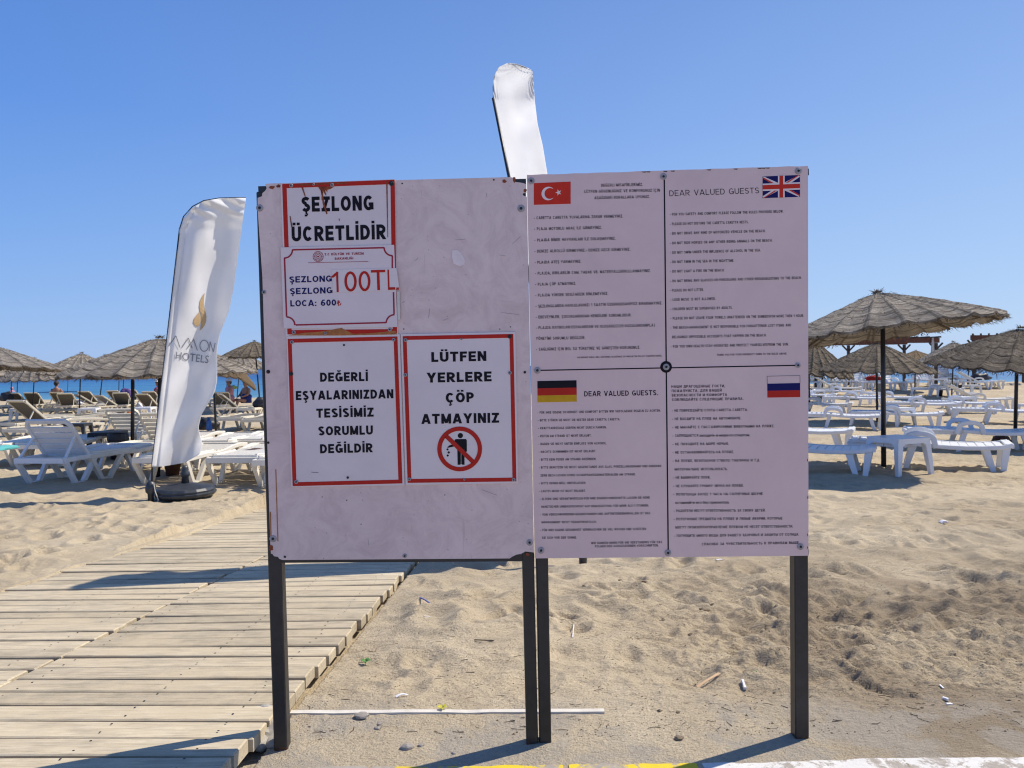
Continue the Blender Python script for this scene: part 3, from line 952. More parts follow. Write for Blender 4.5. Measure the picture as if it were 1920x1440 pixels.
# heavy block lettering drawn as strokes: letter -> (width, strokes); y runs 0..1 up
def _arc(cx, cy, rx, ry, a0, a1, n=10):
    return [(cx + rx * math.cos(math.radians(a0 + (a1 - a0) * i / n)), cy + ry * math.sin(math.radians(a0 + (a1 - a0) * i / n))) for i in range(n + 1)]
ST = 0.225
def glyph(ch, st):
    h = st / 2
    base = {'Ş': 'S', 'Ç': 'C', 'Ü': 'U', 'Ö': 'O', 'Ğ': 'G', 'İ': 'I', 'А': 'A', 'Е': 'E', 'М': 'M', 'О': 'O', 'Р': 'P', 'С': 'C', 'Т': 'T'}.get(ch, ch)
    lo, hi = h, 1 - h
    m = 0.5
    if base == 'E': w = 0.60; g = [[(h, 0), (h, 1)], [(0, hi), (w, hi)], [(0, m), (w * .92, m)], [(0, lo), (w, lo)]]
    elif base == 'F': w = 0.57; g = [[(h, 0), (h, 1)], [(0, hi), (w, hi)], [(0, m), (w * .9, m)]]
    elif base == 'L': w = 0.56; g = [[(h, 0), (h, 1)], [(0, lo), (w, lo)]]
    elif base == 'I': w = st; g = [[(h, 0), (h, 1)]]
    elif base == 'T': w = 0.66; g = [[(w / 2, 0), (w / 2, 1)], [(0, hi), (w, hi)]]
    elif base == 'Z': w = 0.64; g = [[(0.02, hi), (w, hi)], [(0, lo), (w, lo)], [(w - h * 1.3, 1.0), (h * 1.3, 0.0)]]
    elif base == 'N': w = 0.70; g = [[(h, 0), (h, 1)], [(w - h, 0), (w - h, 1)], [(h, 1), (w - h, 0)]]
    elif base == 'M': w = 0.84; g = [[(h, 0), (h, 1)], [(w - h, 0), (w - h, 1)], [(h * .9, 1), (w / 2, 0.05)], [(w - h * .9, 1), (w / 2, 0.05)]]
    elif base == 'A': w = 0.80; g = [[(h * 1.0, 0), (w / 2 - .02, 1)], [(w - h, 0), (w / 2 + .02, 1)], [(0.2, 0.28), (w - 0.2, 0.28)]]
    elif base == 'Y': w = 0.76; g = [[(w / 2, 0), (w / 2, 0.45)], [(w / 2, 0.40), (h, 1)], [(w / 2, 0.40), (w - h, 1)]]
    elif base == 'U': w = 0.70; g = [[(h, 1), (h, 0.35)] , _arc(w / 2, 0.35, w / 2 - h, 0.35 - h, 180, 360), [(w - h, 0.35), (w - h, 1)]]
    elif base in ('O', '0'): w = 0.76 if base == 'O' else 0.60; g = [_arc(w / 2, 0.5, w / 2 - h, 0.5 - h, 0, 360, 26)]
    elif base == 'C': w = 0.72; g = [_arc(w / 2, 0.5, w / 2 - h, 0.5 - h, 42, 318, 22)]
    elif base == 'G': w = 0.75; g = [_arc(w / 2, 0.5, w / 2 - h, 0.5 - h, 45, 335, 22), [(w - h, 0.06), (w - h, 0.50)], [(w * .52, 0.42), (w, 0.42)]]
    elif base == 'S': w = 0.64; g = [_arc(w / 2, 0.735, w / 2 - h, 0.265 - h, 25, 255, 14) + _arc(w / 2, 0.275, w / 2 - h, 0.275 - h, 85, -155, 14)]
    elif base == 'D': w = 0.70; g = [[(h, 0), (h, 1)], [(0, hi), (w * .42, hi)], [(0, lo), (w * .42, lo)], _arc(w * .40, 0.5, w * .6 - h, 0.5 - h, -90, 90, 14)]
    elif base in ('R', 'P'):
        w = 0.68 if base == 'R' else 0.64
        g = [[(h, 0), (h, 1)], [(0, hi), (w * .48, hi)], [(0, 0.46), (w * .48, 0.46)], _arc(w * .46, (hi + .46) / 2, w * .50 - h * .9, (hi - .46) / 2, -90, 90, 10)]
        if base == 'R': g.append([(w * .42, 0.46), (w - h * .9, 0)])
    elif base == '1': w = 0.42; g = [[(w - h, 0), (w - h, 1)], [(w - h, 0.95), (0.03, 0.72)]]
    elif base == 'Ф': w = 0.86; g = [[(w / 2, 0), (w / 2, 1)], _arc(w / 2, .52, w / 2 - h, .30, 0, 360, 20)]
    elif base == '6': w = 0.62; g = [_arc(w / 2, 0.31, w / 2 - h, 0.31 - h, 0, 360, 18), [(h, 0.31), (h * 1.3, 0.6), (w * .45, hi), (w - h, hi)]]
    elif base == 'H' or base == 'Н': w = 0.68; g = [[(h, 0), (h, 1)], [(w - h, 0), (w - h, 1)], [(h, m), (w - h, m)]]
    elif base in 'BВ':
        w = 0.66; g = [[(h, 0), (h, 1)], [(0, hi), (w * .5, hi)], [(0, .52), (w * .5, .52)], [(0, lo), (w * .5, lo)], _arc(w * .46, (hi + .52) / 2, w * .46 - h, (hi - .52) / 2, -90, 90, 8), _arc(w * .50, (lo + .52) / 2, w * .5 - h, (.52 - lo) / 2, -90, 90, 8)]
    elif base == 'J': w = 0.5; g = [[(w - h, 1), (w - h, 0.28)], _arc(w / 2, 0.28, w / 2 - h, 0.28 - h, 180, 360, 8)]
    elif base in 'KК': w = 0.68; g = [[(h, 0), (h, 1)], [(w - h * .9, 1), (h * 1.6, .46)], [(w * .42, .58), (w - h * .8, 0)]]
    elif base == 'V': w = 0.74; g = [[(h, 1), (w / 2, 0)], [(w - h, 1), (w / 2, 0)]]
    elif base == 'W': w = 1.0; g = [[(h, 1), (w * .28, 0)], [(w / 2, 1), (w * .28, 0)], [(w / 2, 1), (w * .72, 0)], [(w - h, 1), (w * .72, 0)]]
    elif base in 'XХ': w = 0.72; g = [[(h, 1), (w - h, 0)], [(w - h, 1), (h, 0)]]
    elif base == '.': w = st; g = [[(h, 0), (h, st)]]
    elif base == ',': w = st; g = [[(h, st), (h * .5, -.15)]]
    elif base == ':': w = st; g = [[(h, 0), (h, st)], [(h, .5), (h, .5 + st)]]
    elif base == '-': w = 0.34; g = [[(0, .38), (w, .38)]]
    elif base in 'БГ':
        w = 0.62; g = [[(h, 0), (h, 1)], [(0, hi), (w * .9, hi)]]
        if base == 'Б': g += [[(0, .56), (w * .5, .56)], [(0, lo), (w * .5, lo)], _arc(w * .48, (lo + .56) / 2, w * .52 - h, (.56 - lo) / 2, -90, 90, 8)]
    elif base == 'Д': w = 0.80; g = [[(.2, .1), (.3, 1)], [(.25, hi), (w - .15, hi)], [(w - .18, .1), (w - .18, 1)], [(0, .14), (w, .14)], [(h, .2), (h, -.12)], [(w - h, .2), (w - h, -.12)]]
    elif base == 'Ж': w = 0.98; g = [[(w / 2, 0), (w / 2, 1)], [(h, 1), (w / 2, .48)], [(w - h, 1), (w / 2, .48)], [(h, 0), (w / 2, .52)], [(w - h, 0), (w / 2, .52)]]
    elif base == 'З': w = 0.60; g = [_arc(w * .45, .735, w * .5 - h, .265 - h, 150, -90, 10), _arc(w * .45, .27, w * .55 - h, .27 - h, 90, -150, 10)]
    elif base in 'ИЙ':
        w = 0.70; g = [[(h, 0), (h, 1)], [(w - h, 0), (w - h, 1)], [(h, 0), (w - h, 1)]]
    elif base == 'Л': w = 0.72; g = [[(.1, 0), (w * .42, 1)], [(w * .36, hi), (w, hi)], [(w - h, 0), (w - h, 1)]]
    elif base == 'П': w = 0.70; g = [[(h, 0), (h, 1)], [(w - h, 0), (w - h, 1)], [(h, hi), (w - h, hi)]]
    elif base == 'У': w = 0.72; g = [[(h, 1), (w / 2, .36)], [(w - h, 1), (w * .30, 0)]]
    elif base == 'Ц': w = 0.74; g = [[(h, 0), (h, 1)], [(w - .15, 0), (w - .15, 1)], [(0, lo), (w, lo)], [(w - h * .6, .1), (w - h * .6, -.14)]]
    elif base == 'Ч': w = 0.66; g = [[(w - h, 0), (w - h, 1)], [(h, 1), (h, .5), (w * .4, .42), (w - h, .46)]]
    elif base in 'ШЩ':
        w = 0.92; g = [[(h, 0), (h, 1)], [(w / 2, 0), (w / 2, 1)], [(w - h, 0), (w - h, 1)], [(0, lo), (w, lo)]]
        if base == 'Щ': g.append([(w - h * .3, .1), (w - h * .3, -.14)])
    elif base in 'ЬЫ':
        w = 0.62 if base == 'Ь' else 0.84; k_ = 0.60
        g = [[(h, 0), (h, 1)], [(0, .54), (k_ * .5, .54)], [(0, lo), (k_ * .5, lo)], _arc(k_ * .48, (lo + .54) / 2, k_ * .52 - h, (.54 - lo) / 2, -90, 90, 8)]
        if base == 'Ы': g.append([(w - h, 0), (w - h, 1)])
    elif base == 'Э': w = 0.70; g = [_arc(w / 2, .5, w / 2 - h, .5 - h, 138, -138, 18), [(w * .3, m), (w - h, m)]]
    elif base == 'Ю': w = 0.96; g = [[(h, 0), (h, 1)], [(h, m), (w * .4, m)], _arc(w * .64, .5, w * .36 - h, .5 - h, 0, 360, 18)]
    elif base == 'Я': w = 0.68; g = [[(w - h, 0), (w - h, 1)], [(w * .5, hi), (w, hi)], [(w * .5, .46), (w, .46)], _arc(w * .54, (hi + .46) / 2, w * .5 - h * .9, (hi - .46) / 2, 90, 270, 8), [(w * .55, .46), (h * .9, 0)]]
    else: w = 0.3; g = []
    extra = []
    if ch in 'ÜÖ': extra = [('dot', w * .28, 1.17), ('dot', w * .72, 1.17)]
    if ch == 'Й': extra = [('line', _arc(w / 2, 1.23, .15, .10, 180, 360, 6))]
    if ch == 'İ': extra = [('dot', w / 2, 1.17)]
    if ch in 'ŞÇ': extra = [('line', [(w / 2 + .02, 0.02), (w / 2 + .02, -0.10), (w / 2 + .10, -0.16), (w / 2 + .04, -0.25), (w / 2 - .10, -0.24)])]
    if ch == 'Ğ': extra = [('line', _arc(w / 2, 1.23, .15, .10, 180, 360, 6))]
    return w, g, extra

def block_text(name, lines, off, mat, parent, st=ST, gap=0.13, join=False):
    V = []; Fs = []
    for s, x0, y0, x1, y1, cap, bold in lines:
        if not join: V = []; Fs = []
        tot = 0; lay = []
        for ch in s:
            if ch == ' ': tot += 0.34 + gap * 1.1; continue
            w, g, e = glyph(ch, st)
            lay.append((tot, w, g, e)); tot += w + gap
        tot -= gap
        ux, uy = x1 - x0, y1 - y0
        L = math.hypot(ux, uy); vx, vy = uy / L, -ux / L
        kx = tot * cap / L           # keep the stroke weight when the line is squeezed
        def emit(quad, dz):
            b = len(V)
            for x, y in quad:
                V.append(tuple(on_board(x0 + ux * x / tot + vx * y * cap, y0 + uy * x / tot + vy * y * cap, off + dz)))
            Fs.append(tuple(range(b, b + len(quad))))
        def stroke(pts, th, dz):
            P = [Vector(p) for p in pts]
            n = len(P)
            closed = n > 2 and (P[0] - P[-1]).length < 1e-6
            A = []; B = []
            for i in range(n):
                if closed: d = (P[(i + 1) % n if i < n - 1 else 1] - P[i - 1 if i > 0 else n - 2])
                else: d = P[min(i + 1, n - 1)] - P[max(i - 1, 0)]
                d.normalize()
                nn = Vector((-d.y, d.x)) * th / 2
                if n == 2 and abs(d.y) > 0.3 and abs(d.x) > 0.02:
                    nn = Vector((th / 2 / abs(d.y), 0)) * (-1 if d.y > 0 else 1)
                A.append(P[i] + nn); B.append(P[i] - nn)
            for i in range(n - 1):
                emit([(A[i].x, A[i].y), (B[i].x, B[i].y), (B[i + 1].x, B[i + 1].y), (A[i + 1].x, A[i + 1].y)], dz)
        for ox, w, g, e in lay:
            for q, pl in enumerate(g):
                stroke([(ox + x, y) for x, y in pl], st, q * 0.00004)
            for ex in e:
                if ex[0] == 'dot':
                    r = st * .48
                    emit([(ox + ex[1] - r, ex[2] - r * .8), (ox + ex[1] + r, ex[2] - r * .8), (ox + ex[1] + r, ex[2] + r * .8), (ox + ex[1] - r, ex[2] + r * .8)], 0.0002)
                else:
                    stroke([(ox + x, y) for x, y in ex[1]], st * .6, 0.0002)
        if not join:
            me = bpy.data.meshes.new(name); me.from_pydata(V, [], Fs); me.update()
            mesh_obj(name, me, mat, parent)
    if join:
        me = bpy.data.meshes.new(name); me.from_pydata(V, [], Fs); me.update()
        o = mesh_obj(name, me, mat, parent); o['kind'] = 'stuff'

def zoomed(origin, sc, rows, cap, bold):
    out = []
    for s, a, b, c, d in rows:
        out.append((s, origin[0] + a / sc, origin[1] + b / sc, origin[0] + c / sc, origin[1] + d / sc, cap, bold))
    return out

def screw_mesh(r, head):
    bm = bmesh.new()
    n = 14
    prof = [(r, 0), (r, 0.0012), (r * 0.82, 0.0022), (r * 0.55, 0.0022)]
    lathe(bm, prof, n)
    me = bpy.data.meshes.new("washer"); bm.to_mesh(me); bm.free()
    return me
def head_mesh(r):
    bm = bmesh.new()
    lathe(bm, [(r, 0.0022), (r * 0.95, 0.0042), (r * 0.6, 0.0050), (r * 0.22, 0.0050), (r * 0.16, 0.003)], 12)
    me = bpy.data.meshes.new("screw_head"); bm.to_mesh(me); bm.free()
    return me
_scr = {}
rotm = Matrix((bdir, Vector((0, 0, 1)), bnor)).transposed().to_4x4()
def screw(px, py, rpx, off, parent, kind='washer'):
    r = rpx / 585.0
    k = (round(r, 4), kind)
    if k not in _scr:
        a = screw_mesh(r, 0); a.materials.append(M['washer'] if kind == 'washer' else M['screw_black'])
        b = head_mesh(r * 0.38); b.materials.append(M['screw_black'])
        _scr[k] = (a, b)
    a, b = _scr[k]
    o = bpy.data.objects.new("screw", a); link(o, parent)
    o.matrix_world = Matrix.Translation(on_board(px, py, off)) @ rotm @ Matrix.Rotation(random.random() * 3, 4, 'Z')
    h = bpy.data.objects.new("screw_head", b); link(h, o)
    return o

def post(parent, pt, pb, wpx, label=None):
    off = -0.026
    a = on_board(*pt, off); 
    g = on_board(*pb, off)
    w = wpx / 590.0
    bm = bmesh.new()
    bar(bm, a, Vector((g.x, g.y, -0.03)), w, 0.042, side=bdir)
    bmesh.ops.bevel(bm, geom=list(bm.edges), offset=0.003, segments=1, affect='EDGES')
    o = obj("post", bm, M['post'], parent)
    # rusty foot plate
    return o

# --- left board
lb = thing("notice_board", "left notice board with scuffed dirty white panel carrying four small signs, on black posts", "notice board")
jag = [(497, 345), (505, 344), (986 - 30, 332), (962, 333), (966, 341), (980, 343), (986, 345), (987, 361), (981, 362), (980, 366), (988, 369),
       (1001, 1036), (994, 1035), (985, 1034), (978, 1038), (968, 1040), (960, 1044), (956, 1047), (900, 1047.5), (530, 1050), (524, 1048), (521, 1044), (514, 1043), (511, 1039), (508, 1038),
       (507, 1026), (499, 760), (492, 520), (483, 392), (483, 371), (491, 368), (492, 362), (497, 358), (500, 353)]
panel = prism_obj("panel", jag, 0.0, 0.006, M['panel_old'], lb)
fr = bmesh.new()
def railpx(bm, a, b, w, d0, d1):
    pa0 = on_board(*a, d0); pb0 = on_board(*b, d0)
    mid = (d0 + d1) / 2
    bar(bm, on_board(*a, mid), on_board(*b, mid), w, abs(d1 - d0), side=Vector((0, 0, 1)) if abs(a[1] - b[1]) < 60 else bdir)
railpx(fr, (488, 361), (986, 347), 0.030, -0.0075, -0.045)
obj("frame_rail", fr, M['post'], lb)
fr = bmesh.new()
railpx(fr, (508, 1046), (1001, 1043), 0.022, -0.0075, -0.045)
obj("frame_rail", fr, M['post'], lb)
post(lb, (497, 362), (530, 1409), 25)
post(lb, (974, 350), (998, 1402), 22)
for x, y, r, k in ((487, 390, 6.5, 'w'), (495, 548, 4, 'w'), (512, 1010, 6.5, 'w'), (977, 391, 6.8, 'w'), (993, 1017, 6, 'w'), (759, 1042, 4.2, 'w'), (503, 697, 3.5, 'b'), (984, 698, 2.4, 'b'), (503, 830, 2.2, 'b')):
    screw(x, y, r, 0.0, lb, 'washer' if k == 'w' else 'black')
holes = []
for x, y, r in ((754, 344, 1.6), (926, 337, 1.7), (937, 617, 1.2), (957, 613, 1.3), (757, 617, 1.2), (534, 1044, 2.5), (508, 1026, 4), (1088 - 100, 1024, 0.1), (840, 1031, 0.9), (677, 983, 1), (834, 928, 1), (650, 938, 1.2), (604, 932, 1)):
    holes.append([(x + r * math.cos(a), y + r * math.sin(a) * random.uniform(0.7, 1.2)) for a in [k * PI / 4 for k in range(8)]])
quads_obj("old_screw_hole", holes, 0.0009, M['screw_black'], lb)
# rust bites at the edges
rp = []
for x, y, rx, ry in ((509, 351, 6, 4), (964, 337, 3, 6), (985, 357, 3, 4), (508, 1028, 4, 6), (522, 349, 4, 3), (946, 340, 4, 4), (989, 1040, 4, 3)):
    rp.append([(x + rx * math.cos(a) * random.uniform(0.6, 1.2), y + ry * math.sin(a) * random.uniform(0.6, 1.2)) for a in [k * PI / 6 for k in range(12)]])
quads_obj("rust_patch", rp, 0.0012, M['rust'], lb)
# long thin rust streak and edge stain at left
quads_obj("rust_streak", [line_px((517, 880), (521, 1015), 1.6), line_px((507, 960), (508, 1010), 2)], 0.0010, M['rust_orange'], lb)
# scratches and a torn sticker trace
scr = []
for a, b in (((806, 578), (802, 606)), ((830, 601), (846, 595)), ((754, 568), (762, 563)), ((912, 362), (913, 372)), ((852, 450), (882, 448)), ((960, 458), (984, 436)),
             ((936, 478), (955, 481)), ((940, 586), (990, 592)), ((784, 484), (775, 492)), ((903, 918), (946, 934)), ((690, 1010), (692, 1030))):
    scr.append(line_px(a, ((a[0] + 2 * b[0]) / 3, (a[1] + 2 * b[1]) / 3), 0.55))
quads_obj("scratch", scr, 0.0007, M['scuff'], lb, 0.0003)
prism_obj("sticker_trace", [(848, 468), (858, 469), (866, 476), (872, 488), (871, 496), (862, 499), (850, 494), (847, 480)], 0.0011, 0.0004, M['white_print'], lb)

# --- small signs fixed on the left board
T = 0.004
def frame_polys(o, w):
    """o: four outer corners TL TR BR BL in pixels; w width in px"""
    tl, tr, br, bl = [Vector((x, y)) for x, y in o]
    def ins(p, a, b):
        return p + (a - p).normalized() * w + (b - p).normalized() * w
    itl = ins(tl, tr, bl); itr = ins(tr, tl, br); ibr = ins(br, tr, bl); ibl = ins(bl, br, tl)
    t = lambda *q: [tuple(p) for p in q]
    return [t(tl, tr, itr, itl), t(tr, br, ibr, itr), t(br, bl, ibl, ibr), t(bl, tl, itl, ibl)]

s1 = thing("paid_sunbed_sign", "red bordered sign with rust drips reading ŞEZLONG ÜCRETLİDİR, top left", "sign", on_board(640, 620, 0), group="small signs screwed to the left board")
def local(parent):
    """parent keeps its place while children are given in world space"""
    bpy.context.view_layer.update()
def put(o, parent):
    o.parent = parent
    o.matrix_parent_inverse = parent.matrix_world.inverted()
bpy.context.view_layer.update()
def sign_thing(t, build):
    objs0 = set(C.objects)
    build(None)
    bpy.context.view_layer.update()
    new = [o for o in C.objects if o not in objs0]
    inv = t.matrix_world.inverted()
    for o in new:
        if o.parent is None:
            o.parent = t
            o.matrix_parent_inverse = inv

def build_s1(_):
    prism_obj("sign_plate", [(526, 344), (740, 336), (746, 627), (536, 631)], T, 0.003, M['sign_white'], None)
    quads_obj("red_border", frame_polys([(529, 345), (740, 337), (744.5, 625), (539, 627)], 8), T + 0.0007, M['red'], None)
    block_text("lettering", zoomed((480, 320), 4.5, [("ŞEZLONG", 386, 348, 992, 334), ("ÜCRETLİDİR", 302, 598, 1096, 578)], 28, 0.040), T + 0.0008, M['black'], None)
    drips = [[(565, 351), (568, 351), (573, 368), (572, 370)], [(596, 350), (626, 350), (620, 354), (613, 356), (614, 361), (610, 356), (608, 364), (606, 357), (604, 372), (601, 357)],
             [(602, 356), (604, 356), (608, 380), (614, 400), (612, 402), (605, 382)], [(543, 405), (544.5, 405), (548, 425), (547, 430), (545, 420)],
             [(724, 340), (726.5, 340), (727.5, 445), (726.5, 445)], [(608, 356), (609, 356), (612, 366), (610, 366)], [(635, 409), (637, 411), (636, 415)],
             [(560, 348), (650, 344), (650, 342), (560, 345)]]
    quads_obj("rust_drip", drips, T + 0.0013, M['rust'], None)
    quads_obj("rust_smear", [[(540, 629), (570, 624), (600, 622), (640, 615), (650, 620), (662, 626), (690, 625), (742, 620), (744, 627), (640, 629)]], T + 0.0010, M['rust_orange'], None)
    for x, y, r, k in ((546, 348, 3.6, 'w'), (623, 347, 3.4, 'w'), (588, 346, 2.2, 'w'), (734, 344, 4.6, 'b'), (551, 623, 3.6, 'w'), (731, 618, 3.6, 'w'), (610, 625, 2.6, 'w')):
        screw(x, y, r, T + 0.001, None, 'washer' if k == 'w' else 'black')
sign_thing(s1, build_s1)

s2 = thing("price_sheet", "price sheet with notched maroon border and red 100TL, taped over the top sign", "sign", on_board(640, 615, 0.008), group="small signs screwed to the left board")
def build_s2(_):
    o2 = 0.0065
    prism_obj("paper_sheet", [(526, 464), (739, 459), (745, 613), (532, 616)], o2, 0.0006, M['paper'], None)
    # border with concave corners
    def arc(cx, cy, r, a0, a1, n=7):
        return [(cx + r * math.cos(a0 + (a1 - a0) * i / n), cy + r * math.sin(a0 + (a1 - a0) * i / n)) for i in range(n + 1)]
    z = lambda x, y: (480 + x / 4.5, 320 + y / 4.5)
    pl = []
    segs = [[z(305, 668), z(1078, 650)], [z(1150, 716), z(1150, 822)], [z(1160, 1025), z(1165, 1212)], [z(1095, 1282), z(335, 1302)], [z(258, 1232), z(240, 738)]]
    for a, b in segs: pl.append(line_px(a, b, 2.8))
    for c, a0, a1 in ((z(238, 668), 0, PI / 2), (z(1150, 648), PI, PI / 2), (z(1168, 1285), -PI / 2, -PI), (z(258, 1304), -PI / 2, 0)):
        r = 15.5
        pts = [(c[0] + r * math.cos(a0 + (a1 - a0) * i / 6), c[1] + r * math.sin(a0 + (a1 - a0) * i / 6)) for i in range(7)]
        for i in range(6): pl.append(line_px(pts[i], pts[i + 1], 2.8))
    quads_obj("notched_border", pl, o2 + 0.0007, M['maroon'], None)
    block_text("ministry_lettering", zoomed((480, 320), 4.5, [("T.C KÜLTÜR VE TURİZM", 578, 716, 908, 708), ("BAKANLIĞI", 665, 752, 820, 748)], 4.3, 0.02), o2 + 0.0008, M['maroon'], None, 0.2, 0.15, True)
    quads_obj("thin_rule", [line_px(z(440, 777), z(948, 766), 0.7)], o2 + 0.0008, M['maroon'], None)
    # round emblem: ring, ring of dots and a small centre
    cx, cy = z(524, 725)
    em = []
    for i in range(24):
        a = i * PI / 12; b = a + PI / 12
        em.append([(cx + 10.0 * math.cos(a), cy + 10.0 * math.sin(a)), (cx + 10.0 * math.cos(b), cy + 10.0 * math.sin(b)), (cx + 9.1 * math.cos(b), cy + 9.1 * math.sin(b)), (cx + 9.1 * math.cos(a), cy + 9.1 * math.sin(a))])
    for i in range(16):
        a = i * PI / 8
        em.append(line_px((cx + 5.4 * math.cos(a), cy + 5.4 * math.sin(a)), (cx + 8.2 * math.cos(a), cy + 8.2 * math.sin(a)), 1.2))
    for i in range(16):
        a = i * PI / 8; b = a + PI / 8
        em.append([(cx + 4.2 * math.cos(a), cy + 4.2 * math.sin(a)), (cx + 4.2 * math.cos(b), cy + 4.2 * math.sin(b)), (cx + 3.5 * math.cos(b), cy + 3.5 * math.sin(b)), (cx + 3.5 * math.cos(a), cy + 3.5 * math.sin(a))])
    em.append([(cx + 2 * math.cos(i * PI / 4), cy + 1.4 * math.sin(i * PI / 4)) for i in range(8)])
    quads_obj("round_emblem", em, o2 + 0.0008, M['maroon'], None, 0.0003)
    block_text("price_lettering", zoomed((480, 320), 4.5, [("ŞEZLONG", 282, 945, 640, 936), ("ŞEZLONG", 287, 1044, 645, 1034), ("LOCA: 600", 290, 1146, 676, 1138)], 11.5, 0.035), o2 + 0.0008, M['navy'], None, 0.19, 0.13)
    text_lines("lira_sign", [("₺", 632, 573.5, 640, 573, 9.5, 0.012)], o2 + 0.0008, M['red'], None)
    prism_obj("price_sticker", [z(640, 835), z(1185, 822), z(1208, 990), z(1150, 1012), z(650, 1030)], o2 + 0.0014, 0.0008, M['sign_white'], None)
    block_text("red_price_lettering", zoomed((480, 320), 4.5, [("1", 640, 1026, 698, 1024), ("0", 748, 1022, 852, 1019), ("0", 868, 1019, 968, 1016), ("T", 975, 1010, 1095, 1006), ("L", 1114, 1006, 1175, 1004)], 38, 0), o2 + 0.0022, M['red'], None, 0.125)
    prism_obj("red_full_stop", [z(1184, 986), z(1205, 985), z(1206, 1004), z(1185, 1005)], o2 + 0.0024, 0.0003, M['red'], None)
    prism_obj("side_strip", [z(1190, 1020), z(1212, 1018), z(1216, 1258), z(1196, 1260)], o2, 0.001, M['bleached'], None)
sign_thing(s2, build_s2)

s3 = thing("valuables_sign", "red bordered sign reading DEĞERLİ EŞYALARINIZDAN TESİSİMİZ SORUMLU DEĞİLDİR", "sign", on_board(650, 911, 0), group="small signs screwed to the left board")
def build_s3(_):
    z = lambda x, y: (530 + x / 4.267, 620 + y / 4.267)
    prism_obj("sign_plate", [z(30, 48), z(936, 28), z(975, 1238), z(68, 1252)], T, 0.003, M['sign_white'], None)
    quads_obj("red_border", frame_polys([z(40, 66), z(918, 46), z(958, 1222), z(80, 1244)], 7.2), T + 0.0007, M['red'], None)
    block_text("lettering", zoomed((530, 620), 4.267, [("DEĞERLİ", 300, 409, 682, 403), ("EŞYALARINIZDAN", 106, 556, 886, 541), ("TESİSİMİZ", 270, 697, 728, 688), ("SORUMLU", 286, 839, 722, 831), ("DEĞİLDİR", 300, 982, 720, 973)], 17, 0.036), T + 0.0008, M['black'], None)
    for x, y, r, k in ((547.5, 641.5, 3.4, 'w'), (738, 637, 3.2, 'w'), (645, 647, 1.8, 'b'), (546, 701, 3.6, 'b'), (555.5, 903.5, 3.6, 'w'), (652, 895.5, 2.2, 'b')):
        screw(x, y, r, T + 0.001, None, 'washer' if k == 'w' else 'black')
    quads_obj("scratch", [line_px(z(228, 1132), z(285, 1136), 0.8)], T + 0.0008, M['grey_print'], None)
sign_thing(s3, build_s3)

s4 = thing("no_litter_sign", "red bordered sign LÜTFEN YERLERE ÇÖP ATMAYINIZ with crossed out litterer in red ring", "sign", on_board(865, 908, 0), group="small signs screwed to the left board")
def build_s4(_):
    z = lambda x, y: (530 + x / 4.267, 620 + y / 4.267)
    prism_obj("sign_plate", [z(945, 28), z(1862, 10), z(1884, 1220), z(984, 1236)], T, 0.003, M['sign_white'], None)
    quads_obj("red_border", frame_polys([z(960, 44), z(1845, 26), z(1870, 1206), z(1000, 1218)], 7.2), T + 0.0007, M['red'], None)
    block_text("lettering", zoomed((530, 620), 4.267, [("LÜTFEN", 1190, 251, 1630, 242), ("YERLERE", 1154, 416, 1672, 405), ("ÇÖP", 1306, 577, 1532, 571), ("ATMAYINIZ", 1110, 747, 1732, 736)], 18.5, 0.036), T + 0.0008, M['black'], None)
    zz = lambda x, y: (800 + x / 12.0, 780 + y / 12.0)
    fig = []
    fig.append([(863.2 + 4.9 * math.cos(i * PI / 8), 816.8 + 4.9 * math.sin(i * PI / 8)) for i in range(16)])
    fig.append([zz(x, y) for x, y in ((625, 545), (650, 522), (880, 518), (902, 545), (905, 780), (893, 815), (855, 812), (850, 760), (690, 765), (686, 640), (660, 610), (640, 580))])
    fig.append([zz(x, y) for x, y in ((690, 765), (768, 765), (768, 1080), (755, 1098), (697, 1098))])
    fig.append([zz(x, y) for x, y in ((779, 765), (850, 765), (852, 1096), (800, 1098), (780, 1080))])
    fig.append([zz(x, y) for x, y in ((640, 640), (560, 645), (500, 668), (470, 700), (468, 718), (500, 712), (640, 682))])
    for x, y, r in ((468, 752, 27), (498, 820, 32), (473, 890, 28)):
        fig.append([zz(x - r, y), zz(x, y - r), zz(x + r, y), zz(x, y + r)])
    quads_obj("litterer_figure", fig, T + 0.0008, M['black'], None)
    cx, cy = zz(742, 742); R = 42; r = 34
    ring = []
    for i in range(40):
        a = i * PI / 20; b = a + PI / 20
        ring.append([(cx + R * math.cos(a), cy + R * math.sin(a)), (cx + R * math.cos(b), cy + R * math.sin(b)), (cx + r * math.cos(b), cy + r * math.sin(b)), (cx + r * math.cos(a), cy + r * math.sin(a))])
    ring.append(line_px((cx - 25.5, cy - 24.5), (cx + 25.5, cy + 24.5), 8))
    quads_obj("prohibition_ring", ring, T + 0.0014, M['red'], None)
    for x, y, rr, k in ((760.5, 637.5, 3.4, 'w'), (865, 635.5, 2.0, 'w'), (956, 631, 3.8, 'b'), (760, 703, 3.4, 'w'), (956, 699, 3.4, 'w'), (767.5, 898.5, 3.2, 'w'), (870.5, 899, 2.0, 'w'), (963, 899.5, 3.4, 'w')):
        screw(x, y, rr, T + 0.001, None, 'washer' if k == 'w' else 'black')
sign_thing(s4, build_s4)

